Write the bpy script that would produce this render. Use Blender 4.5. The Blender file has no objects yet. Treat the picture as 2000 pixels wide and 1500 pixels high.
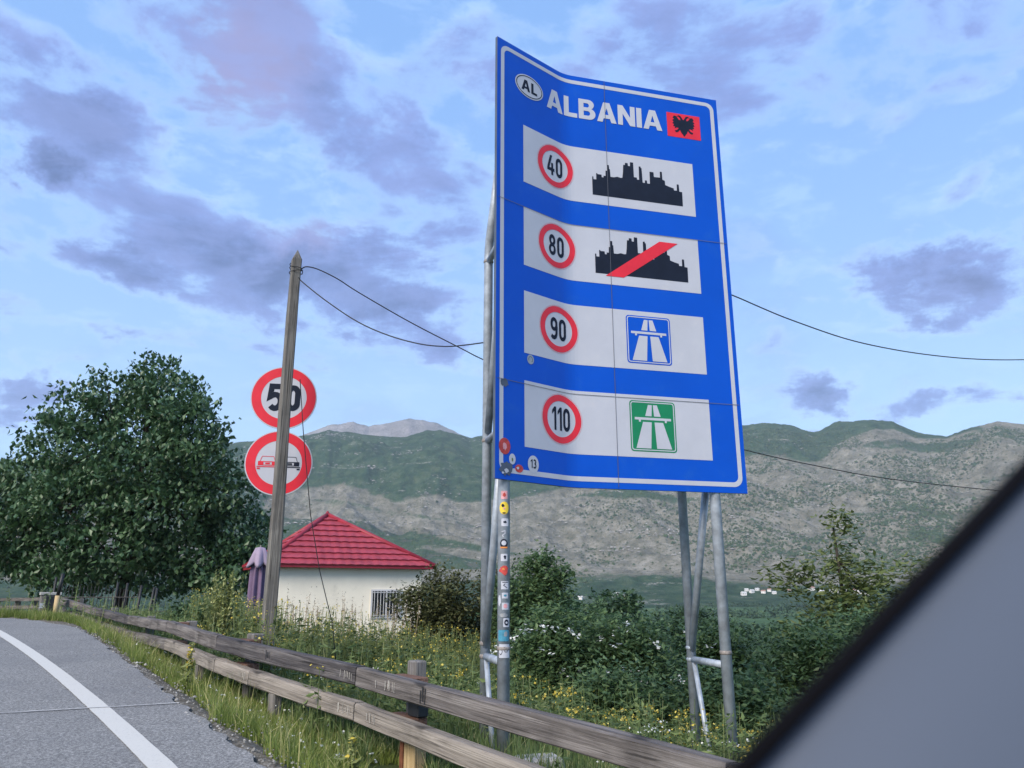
import bpy, bmesh, math, random
import numpy as np
from math import sin, cos, pi, radians, hypot, exp
from mathutils import Vector, Matrix

S = bpy.context.scene
COL = S.collection

# ------------------------------------------------------------------ camera, sky, sun, exposure
PITCH = 15.3
CAMZ = 1.2
cam_d = bpy.data.cameras.new('camera')
cam = bpy.data.objects.new('camera', cam_d); COL.objects.link(cam)
cam.location = (0, 0, CAMZ)
cam.rotation_euler = (radians(90 + PITCH), 0, 0)
cam_d.sensor_width = 34.6
cam_d.lens = 34.6 * 1503 / 2000
cam_d.clip_start = 0.02
cam_d.clip_end = 20000
cam_d.dof.use_dof = True
cam_d.dof.focus_distance = 9.0
cam_d.dof.aperture_fstop = 3.4
S.camera = cam

SUN_AZ, SUN_EL = 214.0, 36.0      # compass bearing measured from +Y towards +X: behind the camera, to the left
SKY_STRENGTH = 0.10
world = bpy.data.worlds.new('World'); S.world = world
world.use_nodes = True
wn, wl = world.node_tree.nodes, world.node_tree.links
wn.clear()


def nd(nodes, typ, **kw):
    n = nodes.new(typ)
    for k, v in kw.items():
        setattr(n, k, v)
    return n


def wmath(op, a, b=None, c=None, clamp=False):
    n = wn.new('ShaderNodeMath'); n.operation = op; n.use_clamp = clamp
    for i, v in enumerate((a, b, c)):
        if v is None: continue
        if isinstance(v, (int, float)): n.inputs[i].default_value = v
        else: wl.new(v, n.inputs[i])
    return n.outputs[0]


def wmixc(fac, a, b, blend='MIX'):
    n = wn.new('ShaderNodeMix'); n.data_type = 'RGBA'; n.blend_type = blend
    for sock, v in ((n.inputs[0], fac), (n.inputs[6], a), (n.inputs[7], b)):
        if isinstance(v, (int, float)): sock.default_value = v
        elif isinstance(v, tuple): sock.default_value = (*v, 1)
        else: wl.new(v, sock)
    return n.outputs[2]


def smooth(x, lo, hi, clamp=True):
    n = wn.new('ShaderNodeMapRange'); n.interpolation_type = 'SMOOTHSTEP'
    wl.new(x, n.inputs[0]); n.inputs[1].default_value = lo; n.inputs[2].default_value = hi
    return n.outputs[0]


def build_world():
    tc = wn.new('ShaderNodeTexCoord')
    sky = wn.new('ShaderNodeTexSky'); sky.sky_type = 'NISHITA'; sky.sun_disc = False
    sky.sun_elevation = radians(SUN_EL); sky.sun_rotation = radians(SUN_AZ)
    sky.air_density = 1.0; sky.dust_density = 1.5; sky.ozone_density = 2.0
    D = tc.outputs['Generated']
    sep = wn.new('ShaderNodeSeparateXYZ'); wl.new(D, sep.inputs[0])
    el = sep.outputs[2]
    # thin high veil of evening cloud lightens the blue, more so towards the horizon
    up = wmath('MAXIMUM', el, 0.0)
    veil = wmath('POWER', wmath('SUBTRACT', 1.0, up, clamp=True), 3.6)
    base = wmixc(0.75, sky.outputs[0], (1.8, 3.5, 7.0))
    base = wmixc(wmath('MULTIPLY', veil, 0.75), base, (5.6, 7.7, 9.0))
    # cloud-layer coordinates: direction projected on a flat layer
    den = wmath('ADD', up, 0.22)
    comb = wn.new('ShaderNodeCombineXYZ')
    wl.new(wmath('DIVIDE', sep.outputs[0], den), comb.inputs[0])
    wl.new(wmath('DIVIDE', sep.outputs[1], den), comb.inputs[1])
    wl.new(wmath('MULTIPLY', el, 2.0), comb.inputs[2])

    def fbm(scale, detail, rough, dist=0.0, off=(0, 0, 0)):
        m = wn.new('ShaderNodeMapping'); m.inputs[1].default_value = off
        wl.new(comb.outputs[0], m.inputs[0])
        n = wn.new('ShaderNodeTexNoise'); n.inputs['Scale'].default_value = scale
        n.inputs['Detail'].default_value = detail; n.inputs['Roughness'].default_value = rough
        n.inputs['Distortion'].default_value = dist
        wl.new(m.outputs[0], n.inputs['Vector'])
        return n.outputs[0]
    n1 = fbm(3.0, 9, 0.62, 0.35)
    n2 = fbm(8.5, 7, 0.62, 0.3, (3.1, 1.7, 0))
    n3 = fbm(1.2, 4, 0.55, 0.3, (7.7, 2.2, 0))
    # ragged outlines: the direction is warped by noise before the banks are laid out
    wn1 = wn.new('ShaderNodeTexNoise'); wn1.inputs['Scale'].default_value = 5.5; wn1.inputs['Detail'].default_value = 7; wn1.inputs['Roughness'].default_value = .68
    wl.new(D, wn1.inputs['Vector'])
    ws = wn.new('ShaderNodeVectorMath'); ws.operation = 'SUBTRACT'; wl.new(wn1.outputs['Color'], ws.inputs[0]); ws.inputs[1].default_value = (.5, .5, .5)
    wm = wn.new('ShaderNodeVectorMath'); wm.operation = 'MULTIPLY_ADD'; wl.new(ws.outputs[0], wm.inputs[0]); wm.inputs[1].default_value = (.22, .22, .16); wl.new(D, wm.inputs[2])
    DW = wm.outputs[0]
    # cloud banks (direction, angular half-sizes in degrees, tilt, weight)
    field = None; pinkf = None
    for az, e, wa, we, rot, s, pk in CLOUDS:
        a, b = radians(az), radians(e)
        c = Vector((sin(a) * cos(b), cos(a) * cos(b), sin(b)))
        r = Vector((cos(a), -sin(a), 0)); u = r.cross(c) * -1
        u = c.cross(r) * -1
        if u.z < 0: u = -u
        ca, sa = cos(radians(rot)), sin(radians(rot))
        ru = (r * ca + u * sa) / sin(radians(wa)); uu = (u * ca - r * sa) / sin(radians(we))
        sub = wn.new('ShaderNodeVectorMath'); sub.operation = 'SUBTRACT'
        wl.new(DW, sub.inputs[0]); sub.inputs[1].default_value = c
        ds = []
        for vec in (ru, uu):
            dt = wn.new('ShaderNodeVectorMath'); dt.operation = 'DOT_PRODUCT'
            wl.new(sub.outputs[0], dt.inputs[0]); dt.inputs[1].default_value = vec
            ds.append(wmath('MULTIPLY', dt.outputs['Value'], dt.outputs['Value']))
        r2 = wmath('ADD', ds[0], ds[1])
        g = wmath('MULTIPLY', wmath('EXPONENT', wmath('MULTIPLY', r2, -0.9)), s)
        field = g if field is None else wmath('MAXIMUM', field, g)
        if pk > 0:
            gp = wmath('MULTIPLY', g, pk)
            pinkf = gp if pinkf is None else wmath('MAXIMUM', pinkf, gp)
    # everywhere: broken thin cloud, as the sky in view goes on around
    t = wmath('ADD', wmath('MULTIPLY', wmath('SUBTRACT', n1, 0.5), 2.0), wmath('MULTIPLY', wmath('SUBTRACT', n2, 0.5), 1.0))
    t = wmath('ADD', t, wmath('MULTIPLY', wmath('SUBTRACT', n3, 0.5), 0.8))
    f = wmath('ADD', field, wmath('MULTIPLY', t, 0.95))
    dens = smooth(f, 0.22, 0.60)
    wisp = smooth(wmath('ADD', n1, wmath('MULTIPLY', n2, 0.5)), 0.68, 0.98)
    col = wmixc(wmath('MULTIPLY', wisp, 0.55), base, (1.8, 3.0, 6.5))
    pale = smooth(wmath('SUBTRACT', wmath('MULTIPLY', n2, 1.0), wmath('MULTIPLY', n1, 0.4)), 0.30, 0.48)
    col = wmixc(wmath('MULTIPLY', pale, 0.3), col, (3.9, 5.5, 8.0))
    fr = wmath('MULTIPLY', smooth(f, 0.10, 0.30), wmath('SUBTRACT', 1.0, smooth(f, 0.30, 0.52)))
    core = smooth(f, 0.36, 0.98)
    cc = wmixc(core, (1.75, 2.5, 5.3), (.72, 1.1, 2.5))
    cc = wmixc(wmath('MULTIPLY', smooth(pinkf, 0.15, 0.75), 0.85), cc, (2.5, 2.4, 4.2))
    cc = wmixc(wmath('MULTIPLY', smooth(n2, 0.42, 0.62), 0.5), cc, (2.0, 2.65, 5.4))
    col = wmixc(wmath('MULTIPLY', dens, 0.95), col, cc)
    col = wmixc(wmath('MULTIPLY', fr, 0.2), col, (4.6, 6.0, 8.2))
    bg = wn.new('ShaderNodeBackground'); bg.inputs[1].default_value = SKY_STRENGTH
    wl.new(col, bg.inputs[0])
    out = wn.new('ShaderNodeOutputWorld'); wl.new(bg.outputs[0], out.inputs[0])


CLOUDS = [  # azimuth, elevation, half width, half height, tilt, weight, pinkness
    (-23.0, 36.0, 6.0, 7.5, 0, .75, .9), (-17.0, 34.5, 7.0, 3.8, -25, .7, .15),
    (-33.5, 30.0, 8.0, 3.6, -12, .75, .35), (-34.8, 26.5, 3.4, 1.8, 0, .9, .0),
    (-25.5, 25.0, 10.0, 3.4, -6, .46, .0), (-15.5, 22.6, 11.0, 4.0, -7, .98, .12),
    (-17.6, 26.2, 2.8, 2.0, 0, .55, 1.1), (-8.8, 21.4, 4.6, 3.0, -18, .85, .1),
    (-28.5, 20.6, 8.0, 1.7, -3, .6, .05), (-6.0, 18.4, 2.0, 2.2, 10, .55, .0),
    (30.5, 20.0, 5.8, 2.8, 3, 1.0, .3), (23.0, 13.6, 3.2, 1.5, 4, .7, .1),
    (15.0, 37.0, 8.0, 4.4, -10, .5, .0), (30.6, 12.0, 3.4, 1.2, 0, .5, .0),
    (-32.0, 11.4, 3.2, 1.9, -8, .8, .0), (32.6, 26.0, 3.0, 1.5, 10, .42, .1),
    (-9.0, 31.0, 10.0, 3.4, -14, .42, .2), (-26.0, 33.0, 6.0, 2.6, -30, .4, .0), (14.0, 31.0, 7.0, 3.4, 0, .34, .0), (-4.0, 38.0, 7.0, 3.0, 10, .45, .0), (-12.0, 27.0, 9.0, 2.0, -10, .4, .05),
    (-30.0, 16.2, 6.0, .9, 0, .36, .0), (-14.0, 15.8, 5.0, .8, 0, .22, .0),
]
build_world()

sun_d = bpy.data.lights.new('sun', 'SUN'); sun = bpy.data.objects.new('sun', sun_d); COL.objects.link(sun)
sun_d.energy = 3.3
sun_d.angle = radians(35)
sun_d.color = (1.0, 0.89, 0.75)
_az, _el = radians(SUN_AZ), radians(SUN_EL)
sdir = Vector((sin(_az) * cos(_el), cos(_az) * cos(_el), sin(_el)))
sun.rotation_euler = sdir.to_track_quat('Z', 'Y').to_euler()
sun.location = sdir * 50

S.view_settings.view_transform = 'Standard'
S.view_settings.look = 'None'
S.view_settings.exposure = 0.75
S.view_settings.gamma = 1.0
S.view_settings.use_curve_mapping = False
S.render.engine = 'CYCLES'
S.cycles.max_bounces = 6
S.cycles.diffuse_bounces = 3
S.cycles.transparent_max_bounces = 8
S.cycles.volume_bounces = 0
S.cycles.use_denoising = True
S.cycles.sample_clamp_indirect = 6.0

RNG = np.random.default_rng(11)
random.seed(5)

# ------------------------------------------------------------------ helpers


def tag(o, label=None, cat=None, group=None, kind=None):
    if label: o['label'] = label
    if cat: o['category'] = cat
    if group: o['group'] = group
    if kind: o['kind'] = kind
    return o


def empty(name, loc, rz=0.0, label=None, cat=None, group=None):
    o = bpy.data.objects.new(name, None); COL.objects.link(o)
    o.location = loc; o.rotation_euler = (0, 0, rz); o.empty_display_size = 0.2
    return tag(o, label, cat, group)


def link(name, me, parent=None):
    o = bpy.data.objects.new(name, me); COL.objects.link(o)
    if parent: o.parent = parent
    return o


class MB:
    def __init__(self): self.v = []; self.f = []; self.m = []
    def add(self, vs, fs, mi=0):
        n = len(self.v); self.v += [tuple(p) for p in vs]
        self.f += [tuple(n + i for i in f) for f in fs]; self.m += [mi] * len(fs)
        return self
    def box(self, c, s, rz=0.0, mi=0, taper=1.0):
        hx, hy, hz = s[0] / 2, s[1] / 2, s[2] / 2; ca, sa = cos(rz), sin(rz); vs = []
        for z in (-1, 1):
            k = taper if z > 0 else 1.0
            for x, y in ((-1, -1), (1, -1), (1, 1), (-1, 1)):
                X, Y = x * hx * k, y * hy * k
                vs.append((c[0] + X * ca - Y * sa, c[1] + X * sa + Y * ca, c[2] + z * hz))
        return self.add(vs, [(3, 2, 1, 0), (4, 5, 6, 7), (0, 1, 5, 4), (1, 2, 6, 5), (2, 3, 7, 6), (3, 0, 4, 7)], mi)
    def tube(self, pts, r, n=10, mi=0, cap=True):
        pts = [Vector(p) for p in pts]; rs = r if isinstance(r, (list, tuple)) else [r] * len(pts)
        vs, fs = [], []; prev = None
        for i, p in enumerate(pts):
            t = (pts[min(i + 1, len(pts) - 1)] - pts[max(i - 1, 0)]).normalized()
            if prev is None:
                ref = Vector((0, 0, 1)) if abs(t.z) < .9 else Vector((1, 0, 0)); a = t.cross(ref).normalized()
            else: a = (prev - t * prev.dot(t)).normalized()
            prev = a; b = t.cross(a)
            for k in range(n):
                w = 2 * pi * k / n; vs.append(p + (a * cos(w) + b * sin(w)) * rs[i])
        for i in range(len(pts) - 1):
            for k in range(n):
                k2 = (k + 1) % n; fs.append((i * n + k, i * n + k2, (i + 1) * n + k2, (i + 1) * n + k))
        if cap:
            fs.append(tuple(range(n - 1, -1, -1))); L = (len(pts) - 1) * n; fs.append(tuple(L + k for k in range(n)))
        return self.add(vs, fs, mi)
    def mesh(self, name, mats):
        me = bpy.data.meshes.new(name); me.from_pydata(self.v, [], self.f)
        for m in (mats if isinstance(mats, (list, tuple)) else [mats]): me.materials.append(m)
        if any(self.m): me.polygons.foreach_set('material_index', self.m)
        return me
    def build(self, name, mats, parent=None, smooth=False, bevel=0.0):
        me = self.mesh(name, mats)
        if bevel > 0:
            bm = bmesh.new(); bm.from_mesh(me)
            bmesh.ops.bevel(bm, geom=[e for e in bm.edges if len(e.link_faces) == 2 and e.calc_face_angle(0) > .5], offset=bevel, segments=1, affect='EDGES', clamp_overlap=True)
            bm.to_mesh(me); bm.free()
        if smooth: me.polygons.foreach_set('use_smooth', [True] * len(me.polygons)); 
        return link(name, me, parent)


def polys(name, V, mat, rnd=None, parent=None, smooth=False):
    """V: (n, k, 3) array of n separate k-gons -> one mesh, with a per-face random value for colour variation."""
    n, k = V.shape[:2]
    me = bpy.data.meshes.new(name)
    me.vertices.add(n * k); me.vertices.foreach_set('co', V.reshape(-1).astype(np.float32))
    me.loops.add(n * k); me.loops.foreach_set('vertex_index', np.arange(n * k, dtype=np.int32))
    me.polygons.add(n); me.polygons.foreach_set('loop_start', np.arange(0, n * k, k, dtype=np.int32))
    me.polygons.foreach_set('loop_total', np.full(n, k, dtype=np.int32))
    if rnd is not None:
        at = me.attributes.new('rnd', 'FLOAT', 'FACE'); at.data.foreach_set('value', np.asarray(rnd, dtype=np.float32))
    if mat: me.materials.append(mat)
    me.update(calc_edges=True)
    return link(name, me, parent)


def grid(name, P, mat, attrs=None, wrap=False, smooth=True):
    """P: (r, c, 3) grid of points -> one sheet."""
    r, c = P.shape[:2]
    idx = np.arange(r * c).reshape(r, c)
    if wrap: idx = np.concatenate([idx, idx[:, :1]], 1)
    F = np.stack([idx[:-1, :-1], idx[:-1, 1:], idx[1:, 1:], idx[1:, :-1]], -1).reshape(-1, 4)
    me = bpy.data.meshes.new(name)
    me.vertices.add(r * c); me.vertices.foreach_set('co', P.reshape(-1).astype(np.float32))
    n = len(F)
    me.loops.add(n * 4); me.loops.foreach_set('vertex_index', F.reshape(-1).astype(np.int32))
    me.polygons.add(n); me.polygons.foreach_set('loop_start', np.arange(0, n * 4, 4, dtype=np.int32))
    me.polygons.foreach_set('loop_total', np.full(n, 4, dtype=np.int32))
    me.polygons.foreach_set('use_smooth', np.full(n, smooth))
    for k, v in (attrs or {}).items():
        at = me.attributes.new(k, 'FLOAT', 'POINT'); at.data.foreach_set('value', v.reshape(-1).astype(np.float32))
    me.materials.append(mat); me.update(calc_edges=True)
    return link(name, me)


def _h(i, j, s):
    with np.errstate(over='ignore'):
        n = (i.astype(np.int64) * 374761393 + j.astype(np.int64) * 668265263 + s * 982451653) & 0x7fffffff
        n = ((n ^ (n >> 13)) * 1274126177) & 0x7fffffff
    return ((n ^ (n >> 16)) & 0xffff) / 65535.0


def vn(x, y, s=0):
    i, j = np.floor(x), np.floor(y); fx, fy = x - i, y - j
    fx = fx * fx * (3 - 2 * fx); fy = fy * fy * (3 - 2 * fy)
    a, b, c, d = _h(i, j, s), _h(i + 1, j, s), _h(i, j + 1, s), _h(i + 1, j + 1, s)
    return (a * (1 - fx) + b * fx) * (1 - fy) + (c * (1 - fx) + d * fx) * fy


def fbm(x, y, o=5, s=0, gain=.5):
    t, a, n = 0, 1, 0
    for k in range(o):
        t = t + a * vn(x, y, s + k * 17); n += a; a *= gain; x = x * 2.03 + 5.1; y = y * 2.03 + 1.7
    return t / n


def ridged(x, y, o=5, s=0):
    t, a, n = 0, 1, 0
    for k in range(o):
        t = t + a * (1 - np.abs(2 * vn(x, y, s + k * 13) - 1)); n += a; a *= .5; x = x * 2.1 + 3.3; y = y * 2.1 + 8.1
    return t / n


# ------------------------------------------------------------------ materials
def new_mat(name):
    m = bpy.data.materials.new(name); m.use_nodes = True
    nt = m.node_tree; nt.nodes.clear()
    out = nt.nodes.new('ShaderNodeOutputMaterial'); b = nt.nodes.new('ShaderNodeBsdfPrincipled')
    nt.links.new(b.outputs[0], out.inputs[0])
    return m, nt, b, out


def tex(nt, kind, scale, detail=4, rough=.55, coord='Object', stretch=(1, 1, 1), dist=0.0):
    tc = nt.nodes.new('ShaderNodeTexCoord'); mp = nt.nodes.new('ShaderNodeMapping')
    mp.inputs['Scale'].default_value = stretch
    if coord == 'Position':
        g = nt.nodes.new('ShaderNodeNewGeometry'); nt.links.new(g.outputs['Position'], mp.inputs[0])
    else: nt.links.new(tc.outputs[coord], mp.inputs[0])
    if kind == 'noise':
        n = nt.nodes.new('ShaderNodeTexNoise'); n.inputs['Detail'].default_value = detail; n.inputs['Roughness'].default_value = rough
        n.inputs['Distortion'].default_value = dist
    else:
        n = nt.nodes.new('ShaderNodeTexVoronoi')
    n.inputs['Scale'].default_value = scale
    nt.links.new(mp.outputs[0], n.inputs['Vector'])
    return n.outputs[0]


def ramp(nt, x, stops):
    r = nt.nodes.new('ShaderNodeValToRGB'); e = r.color_ramp.elements
    while len(e) < len(stops): e.new(.5)
    for k, (p, c) in enumerate(stops): e[k].position = p; e[k].color = (*c, 1)
    nt.links.new(x, r.inputs[0]); return r.outputs[0]


def mixc(nt, f, a, b, blend='MIX'):
    n = nt.nodes.new('ShaderNodeMix'); n.data_type = 'RGBA'; n.blend_type = blend
    for sock, v in ((n.inputs[0], f), (n.inputs[6], a), (n.inputs[7], b)):
        if isinstance(v, (int, float)): sock.default_value = v
        elif isinstance(v, tuple): sock.default_value = (*v, 1)
        else: nt.links.new(v, sock)
    return n.outputs[2]


def mr(nt, x, lo, hi, a=0.0, b=1.0):
    n = nt.nodes.new('ShaderNodeMapRange'); n.interpolation_type = 'SMOOTHSTEP'
    nt.links.new(x, n.inputs[0])
    for i, v in enumerate((lo, hi, a, b)): n.inputs[1 + i].default_value = v
    return n.outputs[0]


def mth(nt, op, a, b=None):
    n = nt.nodes.new('ShaderNodeMath'); n.operation = op
    for i, v in enumerate((a, b)):
        if v is None: continue
        if isinstance(v, (int, float)): n.inputs[i].default_value = v
        else: nt.links.new(v, n.inputs[i])
    return n.outputs[0]


def attr(nt, name):
    a = nt.nodes.new('ShaderNodeAttribute'); a.attribute_name = name; return a.outputs['Fac']


def bump(nt, b, h, strength=.3, dist=.01):
    n = nt.nodes.new('ShaderNodeBump'); n.inputs['Strength'].default_value = strength; n.inputs['Distance'].default_value = dist
    nt.links.new(h, n.inputs['Height']); nt.links.new(n.outputs[0], b.inputs['Normal'])


def simple(name, col, rough=.5, var=.12, scale=6, spec=.4, metal=0.0, bmp=0.0, dirt=None):
    m, nt, b, _ = new_mat(name)
    n = tex(nt, 'noise', scale, 5, .6)
    lo = tuple(c * (1 - var) for c in col); hi = tuple(min(1, c * (1 + var)) for c in col)
    c = ramp(nt, n, [(.3, lo), (.7, hi)])
    if dirt:
        d = tex(nt, 'noise', dirt[1], 6, .7)
        c = mixc(nt, mr(nt, d, dirt[2], dirt[3], 0, dirt[4]), c, dirt[0])
    nt.links.new(c, b.inputs['Base Color'])
    b.inputs['Roughness'].default_value = rough; b.inputs['Specular IOR Level'].default_value = spec; b.inputs['Metallic'].default_value = metal
    if bmp: bump(nt, b, tex(nt, 'noise', scale * 6, 4), bmp, .004)
    return m


def leafmat(name, dark, light, tip=None, rough=.5, trans=.25, spec=.35):
    m, nt, b, out = new_mat(name)
    st = [(0.0, dark), (.75, light)] + ([(1.0, tip)] if tip else [])
    c = ramp(nt, attr(nt, 'rnd'), st)
    nt.links.new(c, b.inputs['Base Color']); b.inputs['Roughness'].default_value = rough; b.inputs['Specular IOR Level'].default_value = spec
    t = nt.nodes.new('ShaderNodeBsdfTranslucent'); nt.links.new(c, t.inputs[0])
    mx = nt.nodes.new('ShaderNodeMixShader'); mx.inputs[0].default_value = trans
    nt.links.new(b.outputs[0], mx.inputs[1]); nt.links.new(t.outputs[0], mx.inputs[2]); nt.links.new(mx.outputs[0], out.inputs[0])
    return m


def woodmat(name, c0, c1, c2, axis=0, rough=.8, grain=14):
    m, nt, b, _ = new_mat(name)
    st = [grain, grain, grain]; st[axis] = .8
    n = tex(nt, 'noise', 1.0, 8, .7, stretch=tuple(st), dist=.6)
    n2 = tex(nt, 'noise', 1.7, 5, .6)
    c = ramp(nt, n, [(.25, c0), (.5, c1), (.75, c2)])
    c = mixc(nt, mr(nt, n2, .45, .7, 0, .65), c, tuple(x * .45 for x in c1))
    st2 = [95, 95, 95]; st2[axis] = 1.2
    cr = tex(nt, 'noise', 1.0, 3, .5, stretch=tuple(st2))
    c = mixc(nt, mr(nt, cr, .59, .67, 0, .75), c, tuple(x * .2 for x in c0))
    kn = tex(nt, 'noise', 5.5, 2, .5, stretch=tuple(.35 if k == axis else 1 for k in range(3)))
    c = mixc(nt, mr(nt, kn, .66, .74, 0, .8), c, tuple(x * .35 for x in c0))
    nt.links.new(c, b.inputs['Base Color']); b.inputs['Roughness'].default_value = rough; b.inputs['Specular IOR Level'].default_value = .2
    bump(nt, b, cr, .9, .012)
    return m


M = {}
M['asphalt'] = None


def asphalt():
    m, nt, b, _ = new_mat('asphalt')
    a = tex(nt, 'noise', 48, 4, .85); v = tex(nt, 'noise', 120, 2, .7); l = tex(nt, 'noise', .8, 5, .6); w = tex(nt, 'noise', 3.5, 6, .7)
    c = ramp(nt, a, [(.34, (.065, .064, .062)), (.5, (.175, .172, .165)), (.64, (.40, .39, .37))])
    c = mixc(nt, mr(nt, v, .58, .68, 0, .8), c, (.46, .455, .44))
    c = mixc(nt, mr(nt, l, .4, .7, 0, .35), c, (.12, .12, .125))
    c = mixc(nt, mr(nt, w, .6, .75, 0, .3), c, (.2, .19, .175))
    nt.links.new(c, b.inputs['Base Color']); b.inputs['Roughness'].default_value = .85; b.inputs['Specular IOR Level'].default_value = .25
    bump(nt, b, a, .5, .004); return m


M['asphalt'] = asphalt()


def paint():
    m, nt, b, _ = new_mat('road_paint')
    n = tex(nt, 'noise', 60, 4, .75); l = tex(nt, 'noise', 2.2, 6, .7)
    c = mixc(nt, mr(nt, n, .56, .72, 0, .85), (.55, .53, .48), (.25, .245, .235))
    c = mixc(nt, mr(nt, l, .55, .8, 0, .35), c, (.45, .44, .42))
    nt.links.new(c, b.inputs['Base Color']); b.inputs['Roughness'].default_value = .7; return m


M['paint'] = paint()


def soil():
    m, nt, b, _ = new_mat('soil_and_turf')
    n = tex(nt, 'noise', 1.3, 7, .7, 'Position'); f = tex(nt, 'noise', .02, 6, .6, 'Position')
    c = ramp(nt, n, [(.3, (.035, .05, .02)), (.55, (.06, .08, .03)), (.72, (.13, .115, .07))])
    far = ramp(nt, f, [(.35, (.035, .075, .03)), (.5, (.06, .11, .045)), (.65, (.09, .13, .05))])
    g = nt.nodes.new('ShaderNodeNewGeometry'); ln = nt.nodes.new('ShaderNodeVectorMath'); ln.operation = 'LENGTH'
    nt.links.new(g.outputs['Position'], ln.inputs[0])
    c = mixc(nt, mr(nt, ln.outputs['Value'], 40, 120), c, far)
    d2 = tex(nt, 'noise', 22, 5, .75, 'Position')
    grit = ramp(nt, d2, [(.35, (.07, .062, .05)), (.55, (.15, .135, .11)), (.7, (.30, .285, .26))])
    c = mixc(nt, mr(nt, attr(nt, 'dirt'), .2, .7), c, grit)
    nt.links.new(c, b.inputs['Base Color']); b.inputs['Roughness'].default_value = .95; b.inputs['Specular IOR Level'].default_value = .1
    bump(nt, b, n, .6, .03); return m


M['soil'] = soil()


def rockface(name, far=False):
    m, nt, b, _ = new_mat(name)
    veg = attr(nt, 'veg')
    s = .45 if far else 1.0
    n1 = tex(nt, 'noise', .035 * s, 8, .68, 'Position')
    n2 = tex(nt, 'noise', .16 * s, 5, .7, 'Position', (1, 1, 1.6))
    n3 = tex(nt, 'noise', .022 * s, 8, .75, 'Position', (.5, .5, 5.0), .8)
    beige = ramp(nt, n1, [(.33, (.10, .10, .075)), (.5, (.185, .175, .135)), (.67, (.30, .28, .235))])
    green = ramp(nt, n1, [(.34, (.012, .034, .016)), (.5, (.030, .066, .029)), (.66, (.075, .105, .055))])
    vg = mth(nt, 'ADD', veg, mth(nt, 'MULTIPLY', mth(nt, 'SUBTRACT', n1, .5), 1.1))
    c = mixc(nt, mr(nt, vg, .38, .62), beige, green)
    # scrub specks and pale ledges
    c = mixc(nt, mr(nt, n2, .55, .63, 0, .8), c, (.05, .07, .035))
    led = mth(nt, 'MULTIPLY', mr(nt, n3, .57, .66), mr(nt, n2, .56, .44))
    c = mixc(nt, mth(nt, 'MULTIPLY', led, .75), c, (.40, .37, .33))
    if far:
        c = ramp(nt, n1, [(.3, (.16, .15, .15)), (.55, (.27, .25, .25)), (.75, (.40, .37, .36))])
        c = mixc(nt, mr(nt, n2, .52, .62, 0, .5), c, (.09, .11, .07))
    nt.links.new(c, b.inputs['Base Color']); b.inputs['Roughness'].default_value = .95; b.inputs['Specular IOR Level'].default_value = .05
    bump(nt, b, n2, .9, 6.0 if not far else 14.0); return m


M['rock'] = rockface('mountain_turf_and_rock')
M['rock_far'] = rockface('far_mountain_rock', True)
M['blue'] = simple('sign_blue', (.0005, .075, .50), .42, .06, 1.5, .2, dirt=((.02, .12, .45), 4, .5, .8, .35))
M['white'] = simple('sign_white', (.46, .475, .53), .42, .05, 2.5, .4, dirt=((.55, .53, .52), 5, .5, .85, .4))
M['edge'] = simple('sign_edge_metal', (.07, .09, .13), .5, .2, 5)
M['back'] = simple('sign_back_metal', (.35, .36, .37), .5, .2, 3, metal=.6)
M['red'] = simple('sign_red', (.66, .018, .035), .42, .1, 5)
M['black'] = simple('sign_black', (.010, .015, .03), .6, .2, 5, .15)
M['green'] = simple('sign_green', (.004, .19, .075), .42, .08, 5)
M['galv'] = simple('galvanised_steel', (.34, .38, .43), .48, .3, 9, metal=.25, dirt=((.22, .22, .23), 3, .5, .75, .6))
M['rust'] = simple('rusty_steel', (.17, .065, .035), .8, .4, 14)
M['weld'] = simple('weld_scar', (.27, .24, .22), .7, .4, 30, metal=.3)
M['grey_joint'] = simple('panel_joint', (.10, .11, .14), .7, .1, 5)
M['beam'] = woodmat('weathered_beam_wood', (.05, .045, .043), (.14, .125, .118), (.31, .285, .27), 0)
M['beam_dark'] = woodmat('dark_weathered_beam_wood', (.028, .026, .029), (.085, .078, .08), (.22, .205, .20), 0)
M['beam_brown'] = woodmat('brown_weathered_beam_wood', (.11, .098, .085), (.25, .222, .195), (.43, .385, .34), 0)
M['pole'] = woodmat('old_pole_wood', (.085, .08, .074), (.165, .155, .14), (.27, .26, .235), 2, grain=22)
M['post_new'] = woodmat('pale_post_wood', (.34, .24, .12), (.47, .35, .19), (.60, .47, .28), 2, grain=20)
M['post_old'] = woodmat('grey_post_wood', (.09, .085, .08), (.18, .17, .16), (.28, .26, .25), 2)
M['plaster'] = simple('cream_plaster', (.84, .775, .64), .9, .06, 1.2, .2, dirt=((.42, .38, .30), 1.4, .55, .8, .5), bmp=.2)
M['tile'] = simple('red_metal_tile', (.31, .045, .062), .5, .18, 2.5, .4)
M['tile_dark'] = simple('red_ridge_metal', (.27, .02, .035), .5, .18, 3, .4)
M['glass'] = simple('dark_window_glass', (.02, .025, .03), .08, .1, 3, .6)
M['frame'] = simple('window_frame_paint', (.55, .55, .56), .5, .1, 3)
M['iron'] = simple('black_iron', (.018, .02, .023), .5, .3, 8)
M['mauve'] = simple('mauve_canvas', (.165, .115, .185), .85, .12, 4, .2, bmp=.2)
M['mauve_pale'] = simple('faded_mauve_canvas', (.30, .24, .32), .85, .12, 4, .2, bmp=.2)
M['cable'] = simple('black_cable', (.02, .02, .022), .6, .1, 5)
M['concrete'] = simple('concrete', (.36, .35, .33), .9, .25, 8, .2, bmp=.5)
M['stone'] = simple('pale_limestone', (.40, .38, .36), .9, .3, 12, .2)
M['bark'] = woodmat('bark', (.03, .025, .02), (.06, .05, .04), (.10, .085, .07), 2)
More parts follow.
